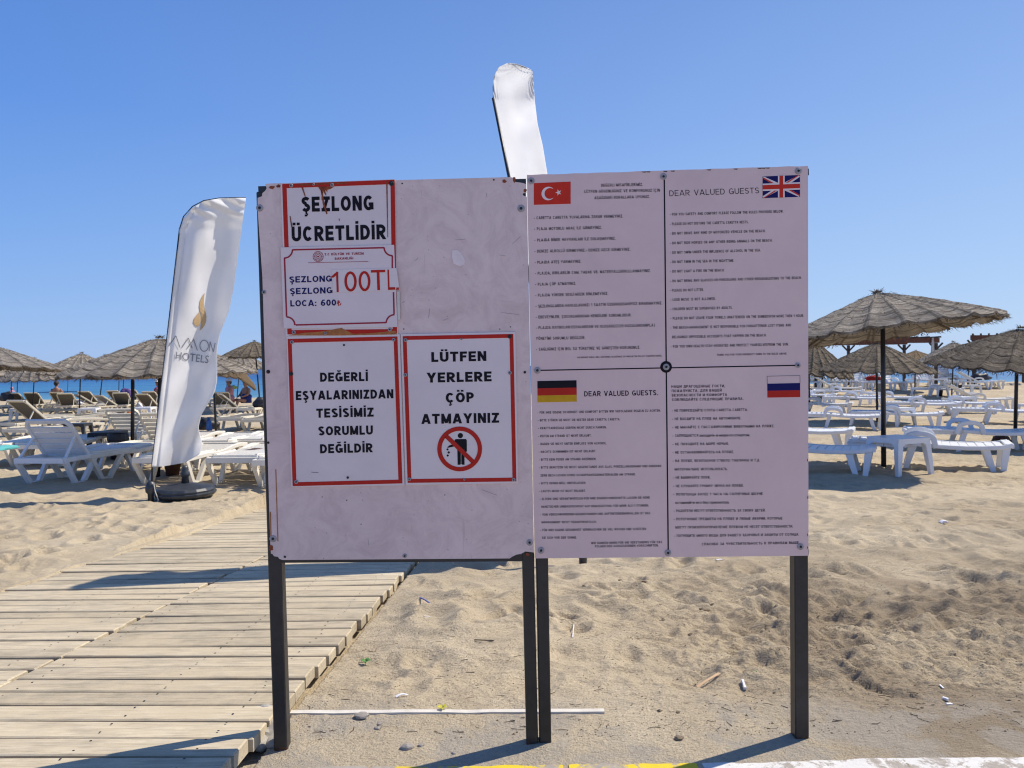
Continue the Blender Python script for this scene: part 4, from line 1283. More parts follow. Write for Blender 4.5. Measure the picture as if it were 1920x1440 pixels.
# --- right board
rb = thing("rules_board", "right notice board, one printed panel of beach rules in four languages with flags", "notice board")
top = [(988, 328)] + [(988 + i * 20 + 10, 328 - (i * 20 + 10) * 17 / 527.0 + random.uniform(-0.6, 0.6)) for i in range(26)] + [(1515, 311)]
prism_obj("panel", top + [(1516, 1042), (1003, 1047)], 0.001, 0.006, M['panel_new'], rb)
fr = bmesh.new()
railpx(fr, (992, 342), (1512, 325), 0.02, -0.0075, -0.045)
obj("frame_rail", fr, M['post'], rb)
fr = bmesh.new()
railpx(fr, (1006, 1038), (1512, 1033), 0.018, -0.0075, -0.045)
obj("frame_rail", fr, M['post'], rb)
post(rb, (1003, 345), (1022.5, 1402), 22)
post(rb, (1494, 332), (1499.5, 1389), 26)
RO = 0.001
quads_obj("dividing_line", [line_px((1245.5, 330), (1253, 1035), 2.5), line_px((1008, 694.5), (1496, 685), 2.2)], RO + 0.0006, M['black'], rb)
disc = [[(1249 + 11 * math.cos(i * PI / 10), 688 + 11 * math.sin(i * PI / 10)) for i in range(20)]]
quads_obj("black_disc", disc, RO + 0.0012, M['black'], rb)
for x, y, r in ((996, 339, 6), (1244, 331, 6), (1497, 320.5, 6), (1007.5, 694.5, 6), (1249, 688, 6), (1496, 685, 4.8), (1014.5, 1032, 6), (1252.5, 1036.5, 6), (1501, 1025, 6)):
    screw(x, y, r, RO + 0.0013, rb, 'washer')
chip = []
for x in (1248, 1262, 1330, 1380, 1425, 1432, 1440, 1208, 1216):
    y = 328 - (x - 988) * 17 / 527.0
    chip.append([(x - 5, y + 0.9), (x + 4, y + 0.8), (x + 2, y + 2.6), (x - 3, y + 2.2)])
for y in (1024, 1000, 930, 860): chip.append([(1515.0, y), (1513.4, y + 3), (1515.0, y + 6)])
quads_obj("edge_chip", chip, RO + 0.0010, M['screw_black'], rb)

tr_rows = [("DEĞERLİ MİSAFİRLERİMİZ.", 543, 148, 832, 142), ("LÜTFEN GÜVENLİĞİNİZ VE KONFORUNUZ İÇİN", 428, 191, 950, 182), ("AŞAĞIDAKİ KURALLARA UYUNUZ.", 497, 235, 880, 226),
 ("- CARETTA CARETTA YUVALARINA ZARAR VERMEYİNİZ.", 78, 374, 695, 361), ("- PLAJA MOTORLU ARAÇ İLE GİRMEYİNİZ.", 80, 450, 547, 440),
 ("- PLAJDA BİNEK HAYVANLARI İLE DOLAŞMAYINIZ.", 82, 528, 643, 515), ("- DENİZE ALKOLLÜ GİRMEYİNİZ.- DENİZE GECE GİRMEYİNİZ.", 82, 605, 746, 591),
 ("- PLAJDA ATEŞ YAKMAYINIZ.", 84, 682, 406, 674), ("- PLAJDA, KIRILABİLİR CAM, TABAK VB. MATERYALLERİKULLANMAYINIZ.", 86, 758, 886, 739),
 ("- PLAJA ÇÖP ATMAYINIZ.", 87, 834, 369, 827), ("- PLAJDA YÜKSEK SESLİ MÜZİK DİNLEMEYİNİZ.", 88, 910, 592, 897),
 ("- ŞEZLONGLARDA HAVLULARINIZI 1 SAATİN ÜZERİNDESAHİPSİZ BIRAKMAYINIZ.", 90, 986, 967, 963), ("- EBEVEYNLER, ÇOCUKLARINDAN KENDİLERİ SORUMLUDUR.", 91, 1061, 753, 1046),
 ("- PLAJDA KAYBOLAN EŞYALARDAN VE OLUŞABİLECEK KAZALARDANPLAJ", 92, 1135, 916, 1116), ("YÖNETİMİ SORUMLU DEĞİLDİR.", 92, 1209, 434, 1203),
 ("- SAĞLIĞINIZ İÇİN BOL SU TÜKETİNİZ VE GÜNEŞTEN KORUNUNUZ.", 94, 1284, 813, 1270)]
L = zoomed((980, 310), 3.693, tr_rows, 5.4, 0.024)
L += zoomed((980, 310), 3.693, [("YUKARIDAKİ KURALLARA GÖSTERMİŞ OLDUĞUNUZ DUYARLILIKTAN DOLAYI TEŞEKKÜR EDERİZ.", 377, 1336, 965, 1324)], 3.0, 0.024)
block_text("turkish_lettering", L, RO + 0.0007, M['black'], rb, 0.16, 0.19, True)
en_rows = [("- FOR YOU SAFETY AND COMFORT PLEASE FOLLOW THE RULES PROVIDED BELOW.", 58, 376, 824, 355), ("- PLEASE DO NOT DISTURB THE CARETTA CARETTA NESTS.", 58, 441, 588, 427),
 ("- DO NOT DRIVE ANY KIND OF MOTORIZED VEHICLE ON THE BEACH.", 58, 505, 702, 487), ("- DO NOT RIDE HORSES OR ANY OTHER RIDING ANIMALS ON THE BEACH.", 58, 570, 749, 551),
 ("- DO NOT SWİM UNDER THE INFLUENCE OF ALCOHOL IN THE SEA.", 59, 634, 671, 617), ("- DO NOT SWIM IN THE SEA IN THE NIGHTTIME.", 60, 697, 491, 687),
 ("- DO NOT LIGHT A FIRE ON THE BEACH.", 60, 761, 425, 752), ("- DO NOT BRING ANY GLASSES OR PORCELAINS AND OTHER BREAKABLEITEMS TO THE BEACH.", 60, 826, 946, 803),
 ("- PLEASE DO NOT LITTER.", 60, 889, 286, 884), ("- LOUD MUSIC IS NOT ALLOWED.", 61, 952, 366, 944), ("- CHILDREN MUST BE SUPERVISED BY ADULTS.", 61, 1015, 480, 1005),
 ("- PLEASE DO NOT LEAVE YOUR TOWELS UNATTENDED ON THE SUNBEDSFOR MORE THEN 1 HOUR.", 62, 1078, 962, 1059), ("- THE BEACH MANAGEMENT IS NOT RESPONSIBLE FOR FORGOTTENOR LOST ITEMS AND", 62, 1141, 876, 1123),
 ("BELOGINGS ORPOSSIBLE ACCIDENTS THAT HAPPEN ON THE BEACH.", 74, 1204, 709, 1191), ("- FOR YOU OWN HEALTH STAY HYDRATED AND PROTECT YOURSELVESFROM THE SUN.", 64, 1268, 858, 1252)]
L = zoomed((1240, 300), 3.6, en_rows, 4.9, 0.024)
L += zoomed((1240, 300), 3.6, [("THANK YOU FOR YOUR SENSİBİLİTY SHWN TO THE RULES ABOVE.", 375, 1322, 848, 1313)], 3.6, 0.024)
block_text("english_lettering", L, RO + 0.0007, M['black'], rb, 0.16, 0.19, True)
block_text("english_heading", zoomed((1240, 300), 3.6, [("DEAR VALUED GUESTS", 55, 244, 660, 224)], 10.6, 0.0), RO + 0.0007, M['black'], rb, 0.10, 0.17, True)
de_rows = [("- FÜR IHRE EIGENE SICHERHEIT UND KOMFORT BITTEN WIR SIEFOLGENDE REGELN ZU ACHTEN.", 68, 363, 942, 348), ("- BITTE STÖREN SIE NICHT DIE NESTER DEAR CARETTA CARETTA.", 70, 418, 655, 410),
 ("- KRAFTFAHRZEUGE DÜRFEN NICHT DURCH FAHREN.", 72, 474, 558, 467), ("- REITEN AM STRAND IST NICHT ERLAUBT.", 73, 530, 450, 525), ("- BADEN SIE NICHT UNTER EINFLUSS VON ALKOHOL.", 74, 586, 560, 580),
 ("- NACHTS SCHWIMMEN IST NICHT ERLAUBT.", 76, 642, 484, 636), ("- BITTE KEIN FEUER AM STRAND ANZÜNDEN.", 78, 697, 484, 692), ("- BITTE BENUTZEN SIE NICHT GEGENSTANDE AUS GLAS, PORZELLAN,KERAMIK UND ANDERAN", 78, 753, 946, 742),
 ("ZERB RECH LICHEN SOWIE SCHARFKANTIGENMATERIALIEN AM STRAND.", 89, 810, 765, 801), ("- BITTE KEINEN MÜLL HINTERLASSEN.", 80, 865, 412, 862), ("- LAUTES MUSIK IST NICHT ERLAUBT.", 80, 921, 410, 918),
 ("- ELTERN SIND VERANTWORTLICH FÜR IHRE EIGENEN KINDER.BITTE LASSEN SIE KEINE", 84, 977, 865, 966), ("HANDTÜCHER UNBEAUFSICHTIGT AUF DEMLIEGESTUHL FÜR MEHR ALS 1 STUNDEN.", 94, 1032, 858, 1022),
 ("- VON VERSCHWUNDENEN GEGENSTANDEN UND AUFTRETENDENUNFALLEN IST DAS", 86, 1088, 869, 1077), ("MANAGEMENT NICHT VERANTWORTLICH.", 97, 1142, 488, 1139),
 ("- FÜR IHRE EIGENE GESUNDHEIT VERBRAUCHEN SIE VIEL WASSER UND SCHÜTZEN", 88, 1198, 839, 1189), ("SIE SICH VOR DER SONNE.", 100, 1252, 346, 1250),
 ("WIR DANKEN INHEN FÜR IHR VERSTANDNIS FÜR DAS", 449, 1290, 953, 1282), ("FOLGEN DER VORGESEHENEN VORSCHRIFTEN.", 476, 1313, 927, 1306)]
L = zoomed((990, 680), 3.789, de_rows, 4.3, 0.026)
block_text("german_lettering", L, RO + 0.0007, M['black'], rb, 0.16, 0.19, True)
block_text("german_heading", zoomed((990, 680), 3.789, [("DEAR VALUED GUESTS.", 400, 240, 923, 231)], 9.6, 0.020), RO + 0.0007, M['black'], rb, 0.16, 0.15, True)
ru_rows = [("НАШИ ДРАГОЦЕННЫЕ ГОСТИ,", 72, 179, 452, 174), ("ПОЖАЛУЙСТА, ДЛЯ ВАШЕЙ", 74, 210, 429, 205), ("БЕЗОПАСНОСТИ И КОМФОРТА", 75, 241, 467, 236), ("СОБЛЮДАЙТЕ СЛЕДУЮЩИЕ ПРАВИЛА.", 76, 272, 584, 265),
 ("- НЕ ПОВРЕЖДАЙТЕ СЛОТЫ CARETTA CARETTA.", 76, 350, 614, 343), ("- НЕ ВХОДИТЕ НА ПЛЯЖ НА АВТОМОБИЛЕ.", 77, 409, 568, 403), ("- НЕ МАНАЙТЕ С ПАССАЖИРСКИМИ ЖИВОТНЫМИ НА ПЛЯЖЕ.", 78, 469, 803, 459),
 ("- ЗАПРЕЩАЕТСЯ заходить в море со спиртом.", 79, 528, 631, 523), ("- НЕ ПОХОДИТЕ НА МОРЕ НОЧЬЮ.", 80, 588, 480, 584), ("- НЕ ОСТАНАВЛИВАЙТЕСЬ НА ПЛЯЖЕ.", 80, 647, 516, 643),
 ("- НА ПЛЯЖЕ, БЕЗОПАСНОЕ СТЕКЛО, ТАБЛИЧКА И Т.Д.", 81, 707, 701, 702), ("МАТЕРИАЛЫНЕ ИСПОЛЬЗОВАТЬ.", 95, 767, 472, 764), ("- НЕ ВЫБИРАЙТЕ ПЛЯЖ.", 84, 826, 350, 824), ("- НЕ СЛУШАЙТЕ ГРОМКУ ЗВУКА НА ПЛЯЖЕ.", 85, 886, 585, 882),
 ("- ПОЛОТЕНЦА БОЛЕЕ 1 ЧАСА НА СОЛНЕЧНЫХ ШОУНЕ", 86, 945, 720, 940), ("оставляйте его без присмотра.", 99, 1004, 484, 1001), ("- РОДИТЕЛИ НЕСУТ ОТВЕТСТВЕННОСТЬ ЗА СВОИХ ДЕТЕЙ.", 88, 1062, 740, 1058),
 ("- ПОТЕРЯННЫЕ ПРЕДМЕТЫ НА ПЛЯЖЕ И ЛЮБЫЕ АВАРИИ, КОТОРЫЕ", 88, 1121, 860, 1115), ("МОГУТ ПРОИЗОЙТИУПРАВЛЕНИЕ ПЛЯЖОМ НЕ НЕСЕТ ОТВЕТСТВЕННОСТИ.", 101, 1180, 936, 1172),
 ("- ПОТРЕБИТЕ МНОГО ВОДЫ ДЛЯ ВАШЕГО ЗДОРОВЬЯ И ЗАЩИТЫ ОТ СОЛНЦА.", 91, 1240, 979, 1229), ("СПАСИБО ЗА ЧУВСТВИТЕЛЬНОСТЬ К ПРАВИЛАМ ВЫШЕ.", 288, 1299, 982, 1288)]
low = [r for r in ru_rows if any(c.islower() for c in r[0])]
block_text("russian_lettering", zoomed((1240, 680), 3.79, [r for r in ru_rows if r not in low] + [("- ЗАПРЕЩАЕТСЯ", 79, 528, 262, 526)], 4.8, 0.024), RO + 0.0007, M['black'], rb, 0.16, 0.19, True)
for row in [("заходить в море со спиртом.", 270, 526, 631, 523), low[1][:5]]:
    text_lines("russian_small_lettering", zoomed((1240, 680), 3.79, [row], 4.6, 0.02), RO + 0.0007, M['black'], rb)

def lerp2(q, u, v):
    (ax, ay), (bx, by), (cx, cy), (dx, dy) = q
    return ((ax * (1 - u) + bx * u) * (1 - v) + (dx * (1 - u) + cx * u) * v, (ay * (1 - u) + by * u) * (1 - v) + (dy * (1 - u) + cy * u) * v)
def sub(q, u0, v0, u1, v1):
    return [lerp2(q, u0, v0), lerp2(q, u1, v0), lerp2(q, u1, v1), lerp2(q, u0, v1)]
tq = [(1001, 343.5), (1070, 340.5), (1070, 382), (1001, 384)]
tf = quads_obj("turkish_flag", [tq], RO + 0.0007, M['red_flag'], rb)
def crescent():
    cu, cv, R = 0.40, 0.50, 0.31      # in flag-height units for v, scaled for u
    asp = 69 / 41.0
    pts = []
    for i in range(25):
        a = math.radians(42) + (2 * PI - 2 * math.radians(42)) * i / 24
        pts.append(lerp2(tq, (0.66 + R * math.cos(a)) / asp, cv - R * math.sin(a)))
    for i in range(25):
        a = math.radians(56) + (2 * PI - 2 * math.radians(56)) * (24 - i) / 24
        pts.append(lerp2(tq, (0.735 + 0.25 * math.cos(a)) / asp, cv - 0.25 * math.sin(a)))
    return pts
star = []
for i in range(10):
    a = PI + i * PI / 5; r = 0.15 if i % 2 == 0 else 0.058
    star.append(lerp2(tq, (1.13 + r * math.cos(a)) / (69 / 41.0), 0.47 - r * math.sin(a)))
cr = crescent()
strips = [[cr[i], cr[i + 1], cr[48 - i], cr[49 - i]] for i in range(24)]
quads_obj("crescent", strips, RO + 0.0013, M['white_print'], rb)
quads_obj("star", [star], RO + 0.0013, M['white_print'], rb)
# union flag
uq = [(1430, 331), (1500, 328), (1500, 369), (1430, 371.5)]
quads_obj("british_flag", [uq], RO + 0.0007, M['blue'], rb)
def uline(a, b, w):
    return line_px(lerp2(uq, *a), lerp2(uq, *b), w)
def clipq(pts):
    (x0, y0), (x1, y1) = (1430, 0), (1500, 0)
    out = []
    for x, y in pts:
        x = min(1500, max(1430, x)); t = (x - 1430) / 70
        out.append((x, min(371.5 - 2.5 * t, max(331 - 3 * t, y))))
    return out
quads_obj("white_crosses", [clipq(uline((0, 0), (0.5, 0.5), 8)), clipq(uline((0.5, 0.5), (1, 1), 8)), clipq(uline((0, 1), (0.5, 0.5), 8)), clipq(uline((0.5, 0.5), (1, 0), 8))], RO + 0.0011, M['white_print'], rb, 0.0003)
quads_obj("thin_red_diagonals", [clipq(uline((0.0, 0.06), (0.44, 0.5), 2.6)), clipq(uline((0.56, 0.5), (1, 0.94), 2.6)), clipq(uline((0.04, 1), (0.46, 0.56), 2.6)), clipq(uline((0.54, 0.44), (0.96, 0), 2.6))], RO + 0.0014, M['red_flag'], rb, 0.0002)
quads_obj("white_cross", [sub(uq, 0, 0.33, 1, 0.67), sub(uq, 0.41, 0, 0.59, 0.33), sub(uq, 0.41, 0.67, 0.59, 1)], RO + 0.0017, M['white_print'], rb, 0.0002)
quads_obj("red_cross", [sub(uq, 0, 0.40, 1, 0.60), sub(uq, 0.45, 0, 0.55, 0.40), sub(uq, 0.45, 0.60, 0.55, 1)], RO + 0.0020, M['red_flag'], rb, 0.0002)
gq = [(1007.5, 714.5), (1081, 713), (1081.5, 753), (1008, 754.5)]
quads_obj("german_flag_black_stripe", [sub(gq, 0, 0, 1, 0.34)], RO + 0.0007, M['black'], rb)
quads_obj("german_flag_red_stripe", [sub(gq, 0, 0.34, 1, 0.68)], RO + 0.0007, M['red'], rb)
quads_obj("german_flag_gold_stripe", [sub(gq, 0, 0.68, 1, 1)], RO + 0.0007, M['gold'], rb)
rq = [(1438.5, 705.5), (1500, 704), (1500.5, 744.5), (1439, 745.5)]
quads_obj("russian_flag_outline", [line_px(rq[0], rq[1], 0.8), line_px(rq[0], lerp2(rq, 0, .35), 0.8), line_px(rq[1], lerp2(rq, 1, .35), 0.8)], RO + 0.0007, M['grey_print'], rb)
quads_obj("russian_flag_blue_stripe", [sub(rq, 0, 0.35, 1, 0.68)], RO + 0.0007, M['blue'], rb)
quads_obj("russian_flag_red_stripe", [sub(rq, 0, 0.68, 1, 1)], RO + 0.0007, M['red'], rb)

# rubble and rusty feet of the posts
for (px, py, s, lab) in ((496, 1352, 0.055, "largest pale concrete lump wedged beside the boardwalk planks"), (505, 1380, 0.05, "pale broken concrete lump between boardwalk end and left post"), (488, 1395, 0.03, "small pale concrete lump at the boardwalk corner"), (515, 1395, 0.026, "crumb of concrete against the foot of the left post")):
    p = ground(px, py)
    bm = bmesh.new(); bmesh.ops.create_icosphere(bm, subdivisions=3, radius=s)
    for v in bm.verts:
        v.co *= 1 + 0.45 * mnoise.noise(v.co * 28 + Vector((px, 0, 0)))
        v.co.z *= 0.75
    o = obj("concrete_lump", bm, M['rubble']); o.location = (p.x, p.y, p.z + 0.005)
    tag(o, lab, 'rubble', 'concrete rubble')

# white edging strip on the sand
a = ground(545, 1338); b = ground(1133, 1335)
bm = bmesh.new()
n = 14
rows = []
for i in range(n + 1):
    p = a.lerp(b, i / n); wob = 0.002 * mnoise.noise(Vector((i * 1.3, 0, 0)))
    zz_ = 0.004 + 0.004 * mnoise.noise(Vector((i * 0.7, 3, 0)))
    rows.append([bm.verts.new((p.x, p.y + q, h)) for q, h in ((-0.009 + wob, -0.03), (-0.009 + wob, zz_ + 0.001), (0.009, zz_ + 0.003), (0.009, -0.03))])
for i in range(n):
    for j in range(3):
        bm.faces.new((rows[i][j], rows[i + 1][j], rows[i + 1][j + 1], rows[i][j + 1]))
bm.faces.new(rows[0]); bm.faces.new(rows[-1][::-1])
tag(obj("edging_strip", bm, M['bleached']), "long thin white wooden strip half buried in sand behind the board posts", "timber strip")

# ------------------------------------------------------------------ feather flags
def poly_at(poly, t):
    L = [0]
    for i in range(1, len(poly)):
        L.append(L[-1] + math.hypot(poly[i][0] - poly[i - 1][0], poly[i][1] - poly[i - 1][1]))
    s = t * L[-1]
    for i in range(1, len(poly)):
        if s <= L[i] + 1e-9:
            k = (s - L[i - 1]) / (L[i] - L[i - 1])
            return (poly[i - 1][0] + (poly[i][0] - poly[i - 1][0]) * k, poly[i - 1][1] + (poly[i][1] - poly[i - 1][1]) * k)
    return poly[-1]

def flag_cloth(name, left, rightp, Y, fold, parent, nu=46, nv=150):
    V = []; Fc = []
    for j in range(nv + 1):
        t = j / nv
        l = poly_at(left, t); r = poly_at(rightp, t)
        for i in range(nu + 1):
            u = i / nu
            x = l[0] + (r[0] - l[0]) * u; y = l[1] + (r[1] - l[1]) * u
            V.append(tuple(at_depth(x, y, Y + fold(x, y))))
    for j in range(nv):
        for i in range(nu):
            a_ = j * (nu + 1) + i
            Fc.append((a_, a_ + nu + 1, a_ + nu + 2, a_ + 1))
    me = bpy.data.meshes.new(name); me.from_pydata(V, [], Fc); me.update()
    o = mesh_obj(name, me, M['flag'], parent, True)
    md = o.modifiers.new("thickness", 'SOLIDIFY'); md.thickness = 0.0015
    return o

fb = ground(283, 937)
FY = fb.y
f1 = thing("feather_flag", "white feather flag printed AMON HOTELS, left of the boards beside a round black base", "flag", fb, group="white feather flags")
def build_f1(_):
    left = [(461, 371), (412, 372), (382, 377), (362, 389), (345, 408), (338, 430), (285, 875)]
    rightp = [(461.5, 372), (461, 374), (455, 415), (449, 460), (439, 535), (430, 581), (412, 627), (407, 660), (407, 714), (403, 735), (378, 777), (372, 802), (380, 835), (374, 852), (345, 868), (303, 874), (286, 876)]
    # rows run from the top to the bottom on both sides
    lf = [(440, 371), (412, 372), (382, 377), (362, 389), (345, 408), (338, 430), (311, 655), (285, 870), (285, 876)]
    rf = [(461, 371), (460, 380), (455, 415), (449, 460), (439, 535), (430, 581), (412, 627), (407, 660), (407, 714), (403, 735), (378, 777), (372, 802), (380, 835), (374, 852), (345, 868), (303, 875)]
    def xl(y):
        return 338 - (y - 430) * 53 / 446.0 if y > 430 else 338 + (430 - y) * 0.5
    def fold(x, y):
        d = max(0.0, x - xl(y))
        k = min(1, d / 50.0)
        v = (y - 372) / 500.0
        s = 0.11 * math.sin((x * 0.55 + y * 0.16) * 0.085 + 0.6) * k
        s += 0.030 * math.sin((x * 0.9 + y * 0.35) * 0.16) * k * smooth(0.3, 0.9, v)
        s += 0.022 * math.exp(-((d - 9) / 2.2) ** 2)
        s += 0.075 * math.sin((x + y * 0.72) * 0.085 + 1.2) * k * smooth(0.45, 0.9, v)
        s += 0.03 * math.sin((x * 1.0 - (y - 372) * 2.2) * 0.11) * math.exp(-((y - 385) / 22.0) ** 2)
        s += 0.05 * k * mnoise.noise(Vector((x * 0.021, y * 0.012, 3)))
        s += 0.22 * (d / 120.0) * (v - 0.3) + 0.0050 * d
        return s - 0.02
    flag_cloth("cloth", lf, rf, FY, fold, None)
    mp = lambda x, y: at_depth(x, y, FY + fold(x, y) - 0.012)
    z = lambda x, y: (270 + x / 2.4, 360 + y / 2.4)
    # hotel name drawn as strokes
    V = []; Fc = []
    def stroke(pts, w):
        for i in range(len(pts) - 1):
            n_ = 5
            for k in range(n_):
                a_ = (pts[i][0] + (pts[i + 1][0] - pts[i][0]) * k / n_, pts[i][1] + (pts[i + 1][1] - pts[i][1]) * k / n_)
                b_ = (pts[i][0] + (pts[i + 1][0] - pts[i][0]) * (k + 1) / n_, pts[i][1] + (pts[i + 1][1] - pts[i][1]) * (k + 1) / n_)
                q = line_px(a_, b_, w)
                base = len(V)
                for p in q: V.append(tuple(mp(*p)))
                Fc.append((base, base + 1, base + 2, base + 3))
    zz = lambda x, y: (0 + x / 3.6, 560 + y / 3.6)
    W_ = 1.5
    def letter(*strokes):
        V.clear(); Fc.clear()
        for p_ in strokes: stroke(p_, W_)
        me = bpy.data.meshes.new("hotel_name_letter"); me.from_pydata(V, [], Fc); me.update()
        mesh_obj("hotel_name_letter", me, M['flag_print'], None)
    letter([zz(1140, 320), zz(1187, 250), zz(1215, 330)])
    letter([zz(1228, 330), zz(1272, 265), zz(1298, 335)], [zz(1262, 338), zz(1308, 275), zz(1332, 350)])
    letter([(zz(1378, 318)[0] + 8.0 * math.cos(i * PI / 10), zz(1378, 318)[1] + 10.5 * math.sin(i * PI / 10)) for i in range(21)])
    letter([zz(1412, 355), zz(1418, 290), zz(1440, 360), zz(1452, 300)])
    text_lines("hotel_lettering", [("HOTELS", zz(1185, 408)[0], zz(1185, 408)[1], zz(1405, 436)[0], zz(1405, 436)[1], 14, -0.004)], 0, M['flag_print'], None, mp)
    # flame drop
    def shape(pts):
        base = len(V2)
        for p in pts: V2.append(tuple(mp(*p)))
        F2_.append(tuple(range(base, base + len(pts))))
    V2 = []; F2_ = []
    Lp = [z(x, y) for x, y in ((272, 455), (262, 470), (252, 492), (249, 515), (252, 535), (258, 556), (260, 578), (257, 600), (253, 622))]
    Rp = [z(x, y) for x, y in ((273, 455), (270, 478), (269, 500), (271, 520), (277, 540), (281, 560), (280, 582), (272, 602), (256, 622))]
    for i in range(8): shape([Lp[i], Rp[i], Rp[i + 1], Lp[i + 1]])
    La = [z(x, y) for x, y in ((249, 540), (238, 552), (227, 568), (222, 585), (228, 600), (240, 605))]
    Ra = [z(x, y) for x, y in ((251, 542), (254, 556), (256, 572), (255, 588), (251, 600), (242, 606))]
    for i in range(5): shape([La[i], Ra[i], Ra[i + 1], La[i + 1]])
    me = bpy.data.meshes.new("flame_drop_emblem"); me.from_pydata(V2, [], F2_); me.update()
    mesh_obj("flame_drop_emblem", me, M['flag_gold'], None)
    # pole
    bm = bmesh.new()
    tube(bm, [at_depth(283, 938, FY), at_depth(286, 868, FY), at_depth(311, 655, FY), at_depth(337, 428, FY)], 0.013, 8, 0.009)
    tube(bm, [at_depth(337, 428, FY), at_depth(344, 406, FY), at_depth(361, 387, FY), at_depth(382, 376, FY), at_depth(412, 371, FY), at_depth(461, 370, FY)], 0.007, 6, 0.004)
    obj("pole", bm, M['pole'], None, True)
    bm = bmesh.new()
    lathe(bm, [(0.03, fb.z - 0.02), (0.035, fb.z + 0.07), (0.055, fb.z + 0.09), (0.06, fb.z + 0.14), (0.045, fb.z + 0.19), (0.02, fb.z + 0.22)], 14, fb.x, fb.y)
    obj("spike_socket", bm, M['base'], None, True)
    bm = bmesh.new()
    p = at_depth(288, 905, FY - 0.03)
    tube(bm, [p, p + Vector((0.015, 0, -0.10)), p + Vector((0.05, 0, -0.20)), p + Vector((0.02, 0, -0.27))], 0.006, 6)
    obj("tie_string", bm, M['bleached'], None)
M['flag_print'] = print_mat("grey_flag_print", (0.22, 0.23, 0.27), 0.7)
M['flag_gold'] = print_mat("beige_flag_print", (0.50, 0.36, 0.20), 0.7)
sign_thing(f1, build_f1)

g2 = ground(1093, 1053)
F2Y = g2.y
f2 = thing("feather_flag", "plain white feather flag rising above and behind the boards, leaning left", "flag", g2, group="white feather flags")
def build_f2(_):
    def lft(y): return 954 + (y - 330) * 0.203
    lf = [(985, 125), (970, 120), (952, 118), (935, 126), (927, 141), (924, 162), (925, 186), (lft(330), 330), (lft(600), 600), (lft(860), 860)]
    rf = [(998, 132), (999, 140), (1003, 190), (1008, 232), (1018, 275), (1027, 330), (1075, 560), (1110, 700), (1128, 780), (1085, 852)]
    def xl(y): return lft(y) if y > 186 else 925
    def lean(y): return 0.52 * (1053 - y) / 935.0
    def fold(x, y):
        d = max(0.0, x - xl(y)); k = min(1, d / 40.0)
        s = 0.03 * math.sin((x * 0.6 + y * 0.9) * 0.075) * k * math.exp(-((y - 175) / 70.0) ** 2) * 1.2
        s += 0.035 * math.sin(x * 0.07 + y * 0.012) * k
        s += 0.022 * k * mnoise.noise(Vector((x * 0.03, y * 0.014, 9)))
        # gathers along the curved hem
        s += 0.0075 * d + lean(y)
        e = math.hypot(x - 962, (y - 165)) 
        s += 0.007 * math.sin(math.atan2(y - 165, x - 962) * 46) * smooth(22, 38, e) * (1 if y < 180 else max(0, 1 - (y - 180) / 12.0))
        return s
    flag_cloth("cloth", lf, rf, F2Y, fold, None, 60, 190)
    bm = bmesh.new()
    tube(bm, [Vector((g2.x, g2.y, g2.z - 0.05)), at_depth(lft(860), 860, F2Y + 0.01 + lean(860)), at_depth(954, 330, F2Y + 0.01 + lean(330)), at_depth(924.5, 184, F2Y + 0.01 + lean(184))], 0.014, 8, 0.010)
    tube(bm, [at_depth(x_, y_, F2Y + lean(y_) + 0.0075 * max(0, x_ - 925) + 0.004) for x_, y_ in ((925, 186), (924.5, 162), (927.5, 141), (935.5, 126), (952, 118.8), (970, 120.8), (998, 132.8))], 0.003, 6, 0.002)
    obj("pole", bm, M['pole'], None, True)
    bm = bmesh.new()
    lathe(bm, [(0.025, g2.z - 0.03), (0.03, g2.z + 0.06), (0.024, g2.z + 0.12)], 12, g2.x, g2.y)
    obj("spike_socket", bm, M['base'], None, True)
sign_thing(f2, build_f2)

# round umbrella base beside the first flag
p = ground(330, 936)
t = thing("umbrella_base", "round black water-filled umbrella base with a knob, lying empty beside the flag pole", "umbrella base", (p.x, p.y + 0.25, p.z))
bm = bmesh.new()
lathe(bm, [(0.30, -0.01), (0.34, 0.015), (0.352, 0.045), (0.335, 0.055), (0.342, 0.075), (0.31, 0.105), (0.20, 0.125), (0.07, 0.15)], 16)
bmesh.ops.bevel(bm, geom=[e for e in bm.edges], offset=0.004, segments=1, affect='EDGES')
obj("base_body", bm, M['base'], t, False)
bm = bmesh.new()
lathe(bm, [(0.045, 0.15), (0.04, 0.22), (0.055, 0.24), (0.055, 0.27), (0.035, 0.29), (0.04, 0.33), (0.02, 0.36)], 12)
obj("knob", bm, M['base'], t, True)
p = ground(324, 893)
t = thing("plant_pot", "brown tapered pot behind the round umbrella base under the flag", "pot", p)
bm = bmesh.new(); lathe(bm, [(0.085, 0), (0.12, 0.22), (0.135, 0.23), (0.135, 0.27), (0.11, 0.27), (0.10, 0.2)], 16)
obj("pot_body", bm, M['terracotta'], t, True)
bm = bmesh.new(); lathe(bm, [(0.105, 0.20), (0.10, 0.225), (0.02, 0.235)], 12)
obj("soil", bm, M['under'], t)

